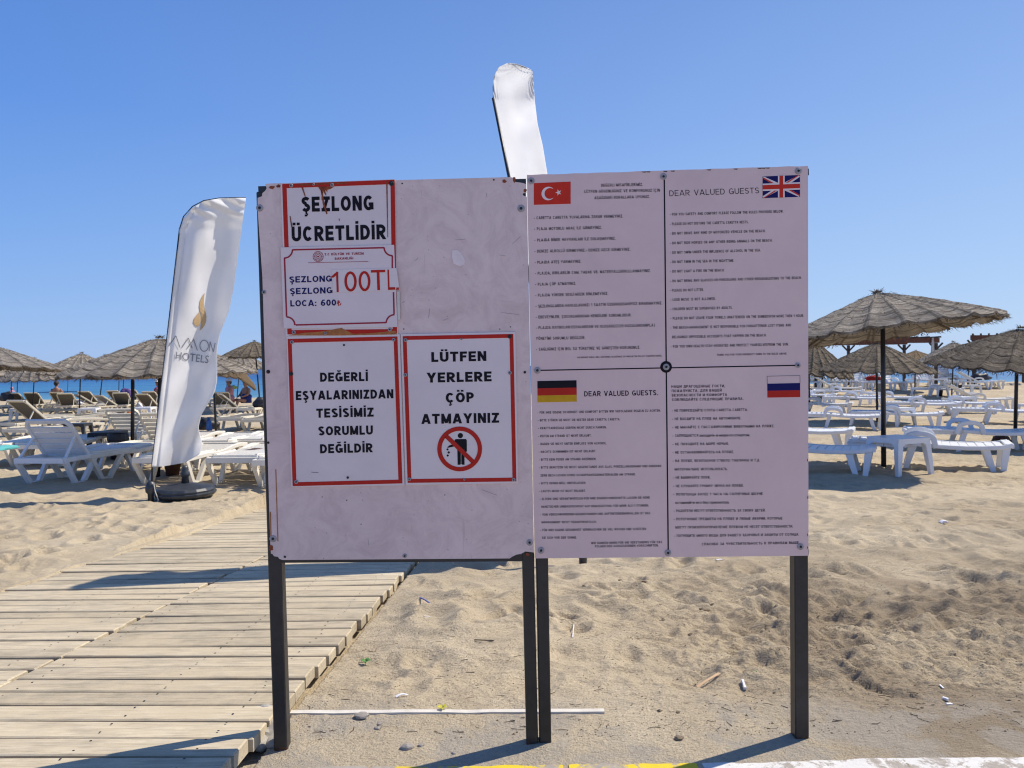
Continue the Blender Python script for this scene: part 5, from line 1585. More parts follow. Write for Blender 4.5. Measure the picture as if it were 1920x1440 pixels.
# ------------------------------------------------------------------ straw umbrellas
def canopy_mesh(seed, rows=7, nseg=88, rise=0.42, droop=0.0, rag=0.03):
    """unit canopy: radius 1, apex at z=rise, rim at z=0; overlapping rows of matting"""
    r_ = random.Random(seed)
    off = Vector((seed * 3.7, seed * 1.3, 0))
    V = []; Fc = []; UV = []
    def prof(t):          # t 0 at apex, 1 at rim
        return rise * (1 - t ** 0.93) + 0.025 * math.sin(t * PI) - 0.015 * math.exp(-t * 14)
    def add_ring(t, dz, wob):
        base = len(V)
        for k in range(nseg):
            a = k * 2 * PI / nseg
            n_ = mnoise.noise(Vector((math.cos(a) * 2.5, math.sin(a) * 2.5, t * 3)) + off)
            n2 = mnoise.noise(Vector((math.cos(a) * 9, math.sin(a) * 9, t * 9)) + off)
            rib = 1 - abs(math.sin(a * 11)) ** 0.6
            rr = t * (1 + wob * 0.5 * n_ + wob * n2 * 0.8)
            z = prof(t) + dz + 0.016 * n_ * t + 0.008 * n2 + 0.030 * t * rib - droop * t * t * max(0, math.cos(a - 1))
            V.append((rr * math.cos(a), rr * math.sin(a), z))
            UV.append((a / (2 * PI) * 6.0, t * 1.0))
        return base
    def join(b0, b1, flip=False):
        for k in range(nseg):
            k2 = (k + 1) % nseg
            f = (b0 + k, b1 + k, b1 + k2, b0 + k2)
            Fc.append(f[::-1] if flip else f)
    ts = [0.03 + (1 - 0.03) * (i / rows) ** 0.92 for i in range(rows + 1)]
    for i in range(rows):
        t0, t1 = ts[i], ts[i + 1]
        lap = 0.02
        top = add_ring(max(0.02, t0 - (0.0 if i == 0 else 0.012)), 0.004, 0.0)
        mid = add_ring((t0 + t1) / 2, 0.010, 0.01)
        bot = add_ring(min(1.0, t1 + lap) if i < rows - 1 else 1.0, 0.006, 0.012 if i < rows - 1 else rag)
        edge = add_ring(min(1.0, t1 + lap) if i < rows - 1 else 0.995, -0.016, 0.012 if i < rows - 1 else rag)
        join(top, mid); join(mid, bot); join(bot, edge)
    # underside
    a_ = add_ring(0.04, -0.03, 0.0); b_ = add_ring(0.55, -0.03, 0.0); c_ = add_ring(0.985, -0.018, rag)
    join(b_, a_); join(c_, b_)
    # cap
    cbase = add_ring(0.05, 0.02, 0.1)
    ap = len(V); V.append((0, 0, rise + 0.012)); UV.append((0, 0))
    for k in range(nseg): Fc.append((ap, cbase + k, cbase + (k + 1) % nseg))
    me = bpy.data.meshes.new("canopy")
    me.from_pydata(V, [], Fc)
    uvl = me.uv_layers.new(name="UVMap")
    for p in me.polygons:
        us = [UV[me.loops[li].vertex_index] for li in p.loop_indices]
        mx = max(u[0] for u in us)
        for li, u in zip(p.loop_indices, us):
            uu = u[0]
            if mx - uu > 3: uu += 6.0
            uvl.data[li].uv = (uu, u[1])
    me.update()
    return me

def fringe_mesh(seed, n=1000, rag=0.03, rise=0.42):
    r_ = random.Random(seed + 100)
    V = []; Fc = []
    def tuft(a, t, L, w, dz):
        c = Vector((math.cos(a), math.sin(a), 0)); s = Vector((-math.sin(a), math.cos(a), 0))
        p = c * t + Vector((0, 0, rise * (1 - t ** 0.93) + dz))
        d = (c * r_.uniform(0.3, 1.0) + s * r_.uniform(-0.7, 0.7) + Vector((0, 0, -r_.uniform(0.1, 0.8)))).normalized()
        b = len(V)
        for q in (p - s * w, p + s * w, p + d * L + s * w * 0.3, p + d * L - s * w * 0.3, p + Vector((0, 0, w)),):
            V.append(tuple(q))
        Fc.extend([(b, b + 1, b + 2, b + 3), (b + 1, b + 4, b + 2), (b + 4, b, b + 3), (b + 4, b + 3, b + 2)])
    for k in range(n):
        tuft(r_.uniform(0, 2 * PI), r_.uniform(0.955, 1.0), r_.uniform(0.012, 0.06), r_.uniform(0.002, 0.006), r_.uniform(-0.025, 0.014))
    for k in range(700):
        tuft(r_.uniform(0, 2 * PI), r_.uniform(0.1, 0.95), r_.uniform(0.02, 0.06), r_.uniform(0.0012, 0.003), r_.uniform(0.028, 0.040))
    for k in range(40):
        a = r_.uniform(0, 2 * PI); b = len(V)
        c = Vector((math.cos(a), math.sin(a), 0)); p = c * 0.03 + Vector((0, 0, rise))
        L = r_.uniform(0.03, 0.07); s = Vector((-math.sin(a), math.cos(a), 0)) * 0.006
        d = (c + Vector((0, 0, r_.uniform(0.1, 0.9)))).normalized()
        V.extend([tuple(p - s), tuple(p + s), tuple(p + d * L)]); Fc.append((b, b + 1, b + 2))
    me = bpy.data.meshes.new("fringe"); me.from_pydata(V, [], Fc); me.update()
    return me

CAN = []
for sd, rise, mk in ((1, 0.42, 'reed'), (2, 0.40, 'reed'), (3, 0.44, 'reed_dark'), (4, 0.42, 'reed'), (5, 0.40, 'reed_brown')):
    c_ = canopy_mesh(sd, rows=6 + sd % 3, rise=rise, rag=0.03)
    c_.materials.append(M[mk])
    f_ = fringe_mesh(sd, rise=rise); f_.materials.append(M['reed_brown'] if mk != 'reed_dark' else M['reed_dark'])
    CAN.append((c_, f_, rise))

def umbrella(foot, apex, rpx, eave, label, var=0, tilt=(0, 0), rot=None, pole_r=0.028):
    """foot/apex in pixels, rpx canopy radius in pixels, eave: pixel row of the rim at the pole"""
    g = ground(*foot)
    Y = g.y
    ap = at_depth(apex[0], apex[1], Y)
    ev = at_depth(apex[0], eave, Y)
    R = rpx / FPX * Y
    me, fm, rise = CAN[var]
    t = thing("straw_umbrella", label, "umbrella", g, group="straw beach umbrellas")
    zs = (ap.z - ev.z) / rise
    o = bpy.data.objects.new("canopy", me); link(o, t)
    o.location = (ap.x - g.x, 0, ev.z - g.z)
    o.rotation_euler = (tilt[0], tilt[1], rot if rot is not None else random.random() * 6)
    o.rotation_mode = 'ZYX'
    o.scale = (R, R, zs)
    o.rotation_euler = (tilt[0], tilt[1], random.random() * 6 if rot is None else rot)
    f = bpy.data.objects.new("fringe", fm); link(f, o)
    f['kind'] = 'stuff'
    # ribs under the canopy
    bm = bmesh.new()
    for k in range(8):
        a = k * PI / 4 + 0.2
        bar(bm, (0.02 * math.cos(a), 0.02 * math.sin(a), rise - 0.05), (0.95 * math.cos(a), 0.95 * math.sin(a), 0.0 - 0.005), 0.014, 0.02, side=Vector((-math.sin(a), math.cos(a), 0)))
    obj("rib", bm, M['batten'], o)
    bm = bmesh.new()
    tube(bm, [(0, 0, -0.1), (ap.x - g.x, 0, ap.z - g.z - 0.03)], pole_r, 10, pole_r * 0.9)
    obj("pole", bm, M['pole'], t, True)
    return t

# right-hand umbrellas
umbrella((1657, 876), (1655, 546), 197, 626, "tall straw umbrella with a wide tilted grey canopy just right of the rules board", 0, (-0.075, -0.10), 1.0, 0.036)
umbrella((1645, 790), (1643, 641), 100, 698, "dark straw umbrella right behind the pole of the tall one", 2, (0.02, 0.02), 2.0, 0.03)
umbrella((1518, 777), (1516, 636), 78, 697, "dark straw umbrella half hidden by the right edge of the rules board", 2, (0.12, 0.12), 0.4)
umbrella((1903, 832), (1908, 614), 152, 688, "large grey brown straw umbrella cut by the right picture edge", 2, (0.10, 0.03), 0.9, 0.034)
umbrella((1784, 747), (1789, 641), 66, 680, "small striped straw umbrella between the tall one and the right edge one", 1, (0.0, -0.03), 0.2)
umbrella((1715, 733), (1717, 657), 42, 676, "tiny far straw umbrella peeping out behind the dark one, right side", 4, (0, 0), 0.2, 0.03)
umbrella((1814, 722), (1818, 662), 44, 682, "far straw umbrella almost hidden behind the right edge umbrella", 1, (0, 0), 0.5)
umbrella((1542, 730), (1541, 664), 46, 690, "far straw umbrella hidden behind the two dark ones beside the board", 1, (0, 0), 0.5)
# left-hand umbrellas
umbrella((-6, 800), (-14, 648), 120, 690, "pale straw umbrella cut by the left picture edge, uppermost of the stack there", 0, (-0.06, 0.04), 0.3, 0.022)
umbrella((22, 762), (20, 664), 102, 703, "pale straw umbrella under the leftmost one, its light rim showing", 1, (0.0, 0.03), 0.7, 0.02)
umbrella((60, 776), (66, 672), 58, 712, "small pale straw umbrella lowest of the cluster at far left", 3, (0.05, 0.0), 1.7, 0.02)
umbrella((148, 785), (152, 662), 72, 702, "pale ribbed straw umbrella in the gap left of the big grey one", 1, (0.02, 0.04), 0.1, 0.022)
umbrella((185, 760), (197, 666), 62, 704, "straw umbrella mostly hidden behind the left slope of the big grey one", 3, (0.02, 0.02), 0.9, 0.024)
umbrella((248, 858), (249, 652), 116, 703, "grey straw umbrella whose dark shoulder shows behind the biggest left one", 0, (0.03, 0.0), 0.9, 0.034)
umbrella((296, 892), (301, 632), 170, 702, "biggest grey straw umbrella on the left, partly behind the hotel flag", 0, (0.02, -0.01), 1.9, 0.03)
umbrella((230, 750), (233, 676), 60, 709, "far straw umbrella whose underside shows beneath the biggest left one", 4, (0.0, 0.0), 0.9, 0.02)
umbrella((31, 762), (34, 672), 50, 706, "far pale straw umbrella low in the cluster at far left, on the second pole", 3, (0, 0), 2.0, 0.02)
umbrella((126, 748), (129, 678), 44, 708, "far straw umbrella behind the ribbed one, on a thin pole", 3, (0, 0), 1.0, 0.02)
umbrella((222, 752), (224, 680), 48, 710, "far straw umbrella low behind the poles left of the flag", 4, (0.0, 0.0), 2.9, 0.02)
umbrella((407, 842), (398, 666), 62, 703, "torn brown straw umbrella right of the flag", 4, (-0.06, 0.14), 1.9, 0.024)
umbrella((489, 770), (477, 639), 62, 671, "grey straw umbrella touching the left edge of the left board", 2, (0.0, 0.0), 1.2, 0.03)
umbrella((442, 765), (452, 662), 55, 690, "pale straw umbrella between the torn one and the board", 1, (0.0, 0.05), 1.2, 0.02)
umbrella((425, 756), (426, 668), 36, 700, "small far straw umbrella behind the torn one", 3, (0, 0), 0.2, 0.02)
# torn reed strip hanging beside the board
gY = ground(407, 842).y
bm = bmesh.new()
pts = [at_depth(x, y, gY - 0.1) for x, y in ((440, 692), (452, 702), (462, 713), (472, 722), (479, 731))]
sweep(bm, pts, 0.16, 0.05, side=Vector((0.4, 0.8, 0.5)), ws=[1.3, 1.2, 1.0, 0.7, 0.25])
obj("torn_reed_strip", bm, M['reed_brown'])
tag(bpy.data.objects["torn_reed_strip"], "loose strip of brown reed matting drooping off the torn umbrella", "reed strip")

# ------------------------------------------------------------------ loungers
def make_arm_lounger(raise_back, matk):
    """resin lounger, foot end at y=0 (near), head end at y=1.95, width 0.68"""
    t = thing("sun_lounger", "", "sun lounger")
    m = M[matk]
    hw = 0.33
    def bedz(y):
        return 0.355 - 0.035 * math.sin((y / 1.1) * PI) * (1 if y < 1.1 else 0) + (0.02 if y < 0.06 else 0)
    bm = bmesh.new()
    # side rails
    for s in (-1, 1):
        pts = [(s * (hw - 0.02 - 0.03 * (1 if i == 0 else 0)), y, bedz(y) - 0.012) for i, y in enumerate([0.0, 0.12, 0.3, 0.5, 0.7, 0.9, 1.1, 1.15])]
        sweep(bm, pts, 0.05, 0.055)
    n = 11
    for i in range(n):
        y = 0.03 + i * 0.1
        w = 0.093
        for (xa, xb) in ((-hw + 0.03, hw - 0.03),):
            box(bm, xa, xb, y - w / 2, y + w / 2, bedz(y) - 0.012, bedz(y) + 0.008)
    box(bm, -hw + 0.02, hw - 0.02, -0.02, 0.015, 0.325, 0.375)
    # lower head rail
    for s in (-1, 1):
        box(bm, s * (hw - 0.045) - 0.02, s * (hw - 0.045) + 0.02, 1.15, 1.93, 0.29, 0.335)
    box(bm, -hw + 0.03, hw - 0.03, 1.90, 1.95, 0.28, 0.34)
    obj("bed", bm, m, t)
    bm = bmesh.new()
    ca, sa = math.cos(raise_back), math.sin(raise_back)
    L = 0.80
    def bk(x, l, h): return (x, 1.12 + l * ca - h * sa, 0.355 + l * sa + h * ca)
    for s in (-1, 1):
        sweep(bm, [bk(s * (hw - 0.03), 0, 0), bk(s * (hw - 0.03), 0.4, 0), bk(s * (hw - 0.035), L * 0.92, 0), bk(s * (hw - 0.09), L, 0)], 0.05, 0.045)
    for i in range(8):
        l = 0.04 + i * 0.1
        bar(bm, bk(-hw + 0.03, l, 0.0), bk(hw - 0.03, l, 0.0), 0.072, 0.02, side=Vector((0, ca, sa)))
    obj("backrest", bm, m, t)
    if raise_back > 0.2:
        bm = bmesh.new()
        for s in (-1, 1):
            bar(bm, bk(s * (hw - 0.08), 0.5, -0.02), (s * (hw - 0.08), 1.12 + 0.5 * ca + 0.16, 0.31), 0.03, 0.02)
        obj("prop", bm, m, t)
    # arm loops rising from the side rails
    for s in (-1, 1):
        bm = bmesh.new()
        pts = [(s * (hw + 0.012), 0.86, 0.30)]
        for i in range(11):
            a = PI * i / 10
            pts.append((s * (hw + 0.012), 1.05 - 0.17 * math.cos(a), 0.375 + 0.115 * math.sin(a) ** 0.7))
        pts.append((s * (hw + 0.012), 1.25, 0.30))
        sweep(bm, pts, 0.055, 0.07)
        obj("armrest", bm, m, t, False)
    for s in (-1, 1):
        for y0, y1 in ((0.30, 0.20), (0.06, 0.10), (1.12, 1.22), (1.86, 1.92)):
            bm = bmesh.new()
            bar(bm, (s * (hw - 0.05), y0, 0.34), (s * (hw - 0.03), y1, 0.0), 0.05, 0.085, h2=0.06, w2=0.04)
            obj("leg", bm, m, t)
    return t

def make_v_lounger(raise_back, matk, slingk=None, hy=0.84, L=0.78):
    """lounger with v shaped legs; head end at y=0 near the viewer, foot end at y=1.9"""
    t = thing("sun_lounger", "", "sun lounger")
    m = M[matk]
    hw = 0.34
    zt = 0.365
    bm = bmesh.new()
    for s in (-1, 1):
        ys = [0.0, 0.25, 0.6, 0.9, 1.15, 1.4, 1.65, 1.9]
        pts = [(s * hw, y, zt - 0.02 + 0.025 * math.sin(y * 5.0) * (y > 0.8)) for y in ys]
        sweep(bm, pts, 0.045, 0.06)
    box(bm, -hw, hw, -0.03, 0.03, zt - 0.055, zt + 0.012)
    box(bm, -hw, hw, 1.88, 1.93, zt - 0.05, zt + 0.01)
    if not slingk:
        for i in range(int((1.85 - hy) / 0.105)):
            y = hy + 0.05 + i * 0.105
            box(bm, -hw + 0.02, hw - 0.02, y - 0.04, y + 0.04, zt - 0.025, zt)
        for y in (0.2, 0.4):
            box(bm, -hw + 0.02, hw - 0.02, y - 0.02, y + 0.02, zt - 0.06, zt - 0.03)
    obj("frame", bm, m, t)
    if slingk:
        bm = bmesh.new(); box(bm, -hw + 0.02, hw - 0.02, 0.82, 1.88, zt - 0.012, zt + 0.006)
        obj("seat_sling", bm, M[slingk], t)
    ca, sa = math.cos(raise_back), math.sin(raise_back)
    def bk(x, l, h): return (x, hy - l * ca + h * sa, zt + l * sa + h * ca)
    bm = bmesh.new()
    for s in (-1, 1):
        sweep(bm, [bk(s * (hw - 0.03), 0, 0), bk(s * (hw - 0.03), 0.4, 0), bk(s * (hw - 0.035), L * 0.9, 0), bk(s * (hw - 0.08), L, 0)], 0.045, 0.05)
    bar(bm, bk(-hw + 0.06, L, 0), bk(hw - 0.06, L, 0), 0.06, 0.03, side=Vector((0, -ca, sa)))
    if not slingk:
        for i in range(5):
            l = 0.06 + i * (L - 0.10) / 5
            bar(bm, bk(-hw + 0.03, l, 0), bk(hw - 0.03, l, 0), (L - 0.10) / 5 - 0.02, 0.018, side=Vector((0, -ca, sa)))
    o = obj("backrest", bm, m, t)
    if slingk:
        bm = bmesh.new()
        bar(bm, bk(0, 0.02, 0), bk(0, L, 0), 0.62, 0.012)
        obj("back_sling", bm, M[slingk], t)
    for s in (-1, 1):
        bm = bmesh.new()
        bar(bm, bk(s * (hw - 0.05), L * 0.58, -0.02), (s * (hw - 0.02), max(0.04, hy - 0.45 * ca - 0.20), zt), 0.03, 0.02)
        obj("prop", bm, m, t)
    for s in (-1, 1):
        for y0 in (0.02, 1.28):
            bm = bmesh.new()
            bar(bm, (s * hw, y0, zt - 0.04), (s * (hw - 0.02), y0 + 0.20, 0.02), 0.05, 0.06)
            bar(bm, (s * hw, y0 + 0.58, zt - 0.04), (s * (hw - 0.02), y0 + 0.36, 0.02), 0.05, 0.06)
            bar(bm, (s * (hw - 0.02), y0 + 0.17, 0.015), (s * (hw - 0.02), y0 + 0.39, 0.015), 0.05, 0.03)
            obj("leg", bm, m, t)
    return t

protos = {}
def place(kind, maker, px, py, rotz, label, group, scale=1.06, roll=0.0):
    g = ground(px, py)
    gz = g.z - 0.01
    if kind not in protos:
        t = maker()
        protos[kind] = t
        t.location = (g.x, g.y, gz); t.rotation_euler = (0, 0, rotz); t.scale = (scale,) * 3
        t['label'] = label; t['group'] = group
        return t
    return dup(protos[kind], (g.x, g.y, gz), rotz, label, group, scale)

GR = "white plastic sun loungers on the right side of the beach"
flat = lambda: make_arm_lounger(0.0, 'plastic')
low = lambda: make_arm_lounger(0.02, 'plastic')
raised = lambda: make_arm_lounger(1.12, 'plastic')
half = lambda: make_arm_lounger(0.55, 'plastic2')
R65 = math.radians(62)
right_list = [
 ('flat', 1640, 889, R65, "white lounger beside the tall umbrella pole, its foot end in shade, nearest on the right"),
 ('flat', 1893, 881, R65, "bright white lounger right of the white side table, nearest the right edge"),
 ('flat', 1600, 843, R65, "bright white lounger just behind the shaded one, cut by the rules board"),
 ('flat', 1946, 846, math.radians(72), "shaded lounger behind the near bright one, running out at the right edge"),
 ('flat', 1658, 806, math.radians(66), "shaded lounger behind the tall umbrella pole, third row"),
 ('flat', 1768, 802, R65, "bright white lounger right of the tall umbrella pole, third row"),
 ('flat', 1598, 778, R65, "bright white lounger by the board edge, fourth row"),
 ('flat', 1798, 786 - 8, math.radians(68), "shaded lounger in the fourth row left of its table"),
 ('flat', 1872, 776, R65, "bright white lounger in the fourth row right of its table"),
 ('flat', 1660, 764, R65, "shaded lounger in the fifth row left of the umbrella pole"),
 ('flat', 1728, 762, R65, "bright lounger in the fifth row right of the umbrella pole"),
 ('flat', 1960, 795, R65, "lounger corner at the right edge beside the leaning pole"),
 ('flat', 1808, 744, R65, "lounger with a dark bag behind it, sixth row"),
 ('flat', 1862, 729, R65, "pale lounger far back between two thin poles"),
 ('flat', 1568, 756, R65, "short looking lounger far back beside the board"),
 ('flat', 1620, 748, R65, "lounger in the row before the raised backs, left part"),
]
for k, x, y, r, lab in right_list:
    place('arm_' + k, flat, x, y, r, lab, GR)
raised_list = [
 (1552, 731, 1.45, "white lounger with raised slatted back beside the board edge"),
 (1602, 731, 1.5, "raised white lounger with low slatted back left of the red towel"),
 (1641, 729, 1.6, "raised white lounger behind the red towel"),
 (1690, 733, 1.9, "left of the pair of raised white loungers right of the tall pole"),
 (1712, 733, 1.9, "right of the pair of raised white loungers right of the tall pole"),
 (1764, 727, 1.5, "tallest raised white lounger beside the thin slanted pole"),
 (1782, 723, 1.2, "far raised lounger just right of the tallest one"),
]
for x, y, r, lab in raised_list:
    place('arm_raised', raised, x, y, r - PI / 2 + 0.15, lab, GR, 1.2)
for x, y, lab in ((1898, 766, "grey slatted lounger with its back half raised beside the right pole"), (1830, 722, "far lounger with half raised back left of the dark heap"), (1880, 728, "far lounger with half raised back under the right edge umbrella"), (1615, 741, "cream lounger with half raised back left of the tall pole")):
    place('arm_half', half, x, y, math.radians(75), lab, GR)

# left side, head ends towards the viewer
GL = "white v-legged sun loungers on the left side of the beach"
vl = lambda: make_v_lounger(0.92, 'plastic', None, 0.50, 0.60)
vf = lambda: make_v_lounger(0.03, 'plastic2')
vr2 = lambda: make_v_lounger(0.85, 'plastic2', None, 0.50, 0.60)
for k, mk, x, y, r, lab in [
 ('v_up', vl, 76, 912, -0.10, "white lounger with raised slatted back, nearest at the left edge"),
 ('v_up2', vr2, 222, 848, -0.05, "white lounger with raised back above the black side table"),
 ('v_up2', vr2, 290, 868, -0.05, "white lounger with raised back half hidden by the flag"),
 ('v_flat', vf, 300, 912, -0.05, "flat lounger whose end frame pokes out left of the flag foot"),
 ('v_flat', vf, 440, 912, 0.0, "flat white lounger right of the round black base"),
 ('v_flat', vf, 528, 918, 0.0, "flat white lounger cut off by the left board"),
 ('v_flat', vf, 395, 872, 0.0, "flat white lounger with bags on it right of the flag"),
 ('v_flat', vf, 460, 868, 0.0, "white lounger in the second row against the board"),
 ('v_flat', vf, -30, 880, 0.0, "white lounger end at the left edge behind the nearest one"),
 ('v_flat', vf, 60, 905 - 28, 0.0, "flat white lounger directly behind the nearest raised one"),
 ('v_flat', vf, 130, 902, -0.2, "flat lounger under the nearest raised one's foot end"),
]:
    place(k, mk, x, y, r, lab, GL, 1.03)
GC = "cream framed textile loungers on the left side of the beach"
cu_ = lambda: make_v_lounger(0.72, 'cream', 'sling')
cf_ = lambda: make_v_lounger(0.03, 'cream', 'sling')
cg_ = lambda: make_v_lounger(0.6, 'cream', 'sling_grey')
for k, mk, x, y, r, lab in [
 ('c_up', cu_, 12, 822, -0.35, "cream framed lounger with brown raised back at the left edge"),
 ('c_flat', cf_, 70, 806, -0.9, "flat cream lounger in the second cream row"),
 ('c_flat', cf_, 118, 812, -0.8, "flat cream lounger before the thin black pole"),
 ('c_flat', cf_, 70, 786, -0.8, "flat cream lounger in front of the orange thing"),
 ('c_up', cu_, 16, 775, 0.0, "cream lounger with a dark back carrying a black bag, far left"),
 ('c_up', cu_, 99, 773, 0.0, "brown backed lounger with a man's head above it"),
 ('c_grey', cg_, 135, 775, -0.7, "lounger with a grey slanting back right of the man"),
 ('c_up', cu_, 150, 770, -0.1, "cream edged brown lounger behind two thin poles"),
 ('c_up', cu_, 118, 777, 0.25, "brown backed lounger beside the man, leaning the other way"),
 ('c_grey', cg_, 176, 778, -0.5, "grey backed lounger between the dark and the cream edged ones"),
 ('c_up', cu_, 222, 776, 0.2, "brown backed lounger under the fringe left of the purple towel"),
 ('c_up', cu_, 258, 781, -0.2, "brown lounger behind the white side table near the flag"),
 ('c_up', cu_, 52, 774, 0.1, "brown backed lounger between the two thin poles far left"),
 ('c_flat', cf_, 30, 838, -0.3, "flat cream lounger crossing the left edge behind the white one"),
 ('c_up', cu_, 415, 776, 0.3, "brown raised lounger behind the pink towel"),
 ('c_up', cu_, 205, 768, -0.1, "dark backed lounger between the thin poles"),
 ('c_up', cu_, 238, 765, 0.0, "brown backed lounger with a purple towel"),
 ('c_up', cu_, 273, 772, 0.0, "brown lounger just left of the flag"),
 ('c_flat', cf_, 190, 792, -0.7, "flat cream lounger with white table behind"),
 ('c_up', cu_, 400, 782, -0.9, "brown raised lounger with pale edge right of the flag"),
 ('c_flat', cf_, 460, 785, -0.1, "flat cream lounger below the seated person"),
 ('c_flat', cf_, 430, 812, 0.0, "flat cream lounger beside the dark pole right of the flag"),
 ('c_flat', cf_, 480, 815, 0.0, "flat cream lounger touching the board, behind the white ones"),
 ('c_flat', cf_, 395, 765, 0.2, "far cream lounger with towels right of the flag"),
]:
    place(k, mk, x, y, r, lab, GC, 1.04 if y > 790 else 0.90)

# ------------------------------------------------------------------ tables, bins, bags
def make_table(matk='plastic'):
    t = thing("side_table", "", "table")
    m = M[matk]
    bm = bmesh.new()
    w, d, h = 0.265, 0.25, 0.47
    box(bm, -w, w, -d, d, h - 0.022, h)
    for s in (-1, 1):
        # arched aprons
        for (fx, fy, span, horiz) in ((0, s * (d - 0.012), w, True), (s * (w - 0.012), 0, d, False)):
            n = 10
            for i in range(n):
                u0 = -span + 2 * span * i / n; u1 = -span + 2 * span * (i + 1) / n
                um = abs((u0 + u1) / 2 / span)
                drop = 0.045 + 0.085 * max(0, um - 0.62) / 0.38
                if horiz: box(bm, u0, u1, fy - 0.010, fy + 0.010, h - drop - 0.02, h - 0.0225)
                else: box(bm, fx - 0.010, fx + 0.010, u0, u1, h - drop - 0.02, h - 0.0225)
    bmesh.ops.recalc_face_normals(bm, faces=bm.faces)
    obj("table_top", bm, m, t)
    for sx in (-1, 1):
        for sy in (-1, 1):
            bm = bmesh.new()
            bar(bm, (sx * (w - 0.04), sy * (d - 0.04), h - 0.04), (sx * (w + 0.01), sy * (d + 0.005), 0), 0.085, 0.075, w2=0.055, h2=0.045)
            obj("leg", bm, m, t)
    return t
GT = "white plastic side tables between the loungers"
for x, y, r, lab, s in [
 (1684, 886, 0.35, "white square side table beside the tall umbrella pole, nearest one", 1.08),
 (1683, 800, 0.3, "white side table between the loungers of the third row", 1.05),
 (1804, 772, 0.3, "shaded white side table in the fourth row", 1.05),
 (1632, 757, 0.3, "white side table left of the pole in the fifth row", 1.0),
 (1530, 752, 0.2, "white side table with a black bin beneath, by the board edge", 1.0),
 (1760, 744, 0.2, "white side table with a black bin beneath, right of the tall pole", 1.0),
 (1936, 790, 0.2, "white side table at the right edge by the umbrella pole", 1.0),
 (1822, 741, 0.2, "small white side table far back on the right", 1.0),
 (1620, 733, 0.2, "white side table below the red towel", 1.0),
 (42, 792, 0.2, "white side table far left among the cream loungers", 1.0),
 (168, 792, 0.2, "white side table in the cream row left of the flag", 1.0),
 (272, 790, 0.1, "white side table just left of the flag", 1.0),
]:
    place('table', make_table, x, y, r, lab, GT, s)
dt = make_table('dark'); 
g = ground(204, 856); dt.location = g; dt.rotation_euler = (0, 0, 0.15); dt.scale = (1.0,) * 3
dt['label'] = "black side table in front of the raised white lounger left of the flag"
dup(dt, ground(146, 828), 0.1, "black side table standing alone on the sand, further back left", None, 0.9)

def bin_(px, py, lab):
    p = ground(px, py)
    t = thing("waste_bin", lab, "bin", p, group="small black bins by the loungers")
    bm = bmesh.new(); lathe(bm, [(0.10, 0), (0.13, 0.28), (0.145, 0.29), (0.145, 0.31), (0.12, 0.31), (0.11, 0.2)], 14)
    obj("bin_body", bm, M['dark'], t, True)
    bm = bmesh.new(); tube(bm, [(-0.14, 0, 0.30), (-0.1, 0, 0.38), (0, 0, 0.41), (0.1, 0, 0.38), (0.14, 0, 0.30)], 0.006, 6)
    obj("handle", bm, M['dark'], t, True)
bin_(1537, 752, "small black bin under the side table by the board edge")
bin_(1762, 743, "small black bin at the foot of the thin slanted pole")
bin_(1802, 734, "small black bin beside the far white table, right side")
bin_(1568, 735, "small black bin beside the raised lounger by the board")
g = ground(222, 860)
t = thing("tall_bin", "tall black bin hung with a bag beside the black side table", "bin", g)
bm = bmesh.new(); lathe(bm, [(0.13, 0), (0.15, 0.40), (0.165, 0.41), (0.165, 0.45), (0.14, 0.45), (0.13, 0.35)], 16)
obj("bin_body", bm, M['dark'], t, True)
bm = bmesh.new(); lathe(bm, [(0.17, 0.30), (0.18, 0.36), (0.172, 0.452), (0.155, 0.462), (0.15, 0.44)], 16)
obj("bag_rim", bm, M['dark'], t)

def heap(px, py, h, sx, sy, sz, mat, name, lab, cat, seed):
    p = ground(px, py)
    bm = bmesh.new(); bmesh.ops.create_icosphere(bm, subdivisions=3, radius=1.0)
    for v in bm.verts:
        n_ = mnoise.noise(v.co * 1.8 + Vector((seed, 0, 0))) * 0.45 + mnoise.noise(v.co * 5 + Vector((seed, 3, 0))) * 0.15
        v.co = v.co * (1 + n_)
        v.co = Vector((v.co.x * sx, v.co.y * sy, max(-0.6, v.co.z) * sz))
    o = obj(name, bm, M[mat], None, True)
    o.location = (p.x, p.y, p.z + h)
    tag(o, lab, cat)
heap(1637, 733, 0.58, 0.36, 0.18, 0.14, 'towel_red', 'beach_towel', "crumpled dark red towel on a white table behind the tall pole", "towel", 1)
heap(1838, 727, 0.50, 0.45, 0.3, 0.20, 'dark', 'beach_bag', "black bag heap on a far lounger under the right umbrella", "bag", 2)
heap(12, 775, 0.62, 0.30, 0.12, 0.22, 'dark', 'beach_bag', "black bag hung on the far left lounger back", "bag", 3)
heap(2, 893, 0.42, 0.18, 0.3, 0.03, 'towel_teal', 'beach_towel', "teal towel edge on the lounger at the left edge", "towel", 4)
heap(236, 767, 0.62, 0.25, 0.12, 0.26, 'towel_purple', 'beach_towel', "purple towel over a brown lounger back left of the flag", "towel", 5)
heap(240, 785, 0.16, 0.16, 0.12, 0.14, 'orange', 'beach_bag', "orange bag on the sand by the dark umbrella pole", "bag", 6)
heap(45, 775, 0.25, 0.09, 0.09, 0.30, 'orange', 'beach_bag', "orange thing standing on the sand before the sea, far left", "bag", 7)
heap(389, 838, 0.46, 0.26, 0.22, 0.16, 'dark', 'beach_bag', "black bags on a lounger right of the flag", "bag", 8)
heap(393, 846, 0.50, 0.05, 0.05, 0.16, 'towel_blue', 'beach_towel', "blue towel hanging on the black bags right of the flag", "towel", 9)
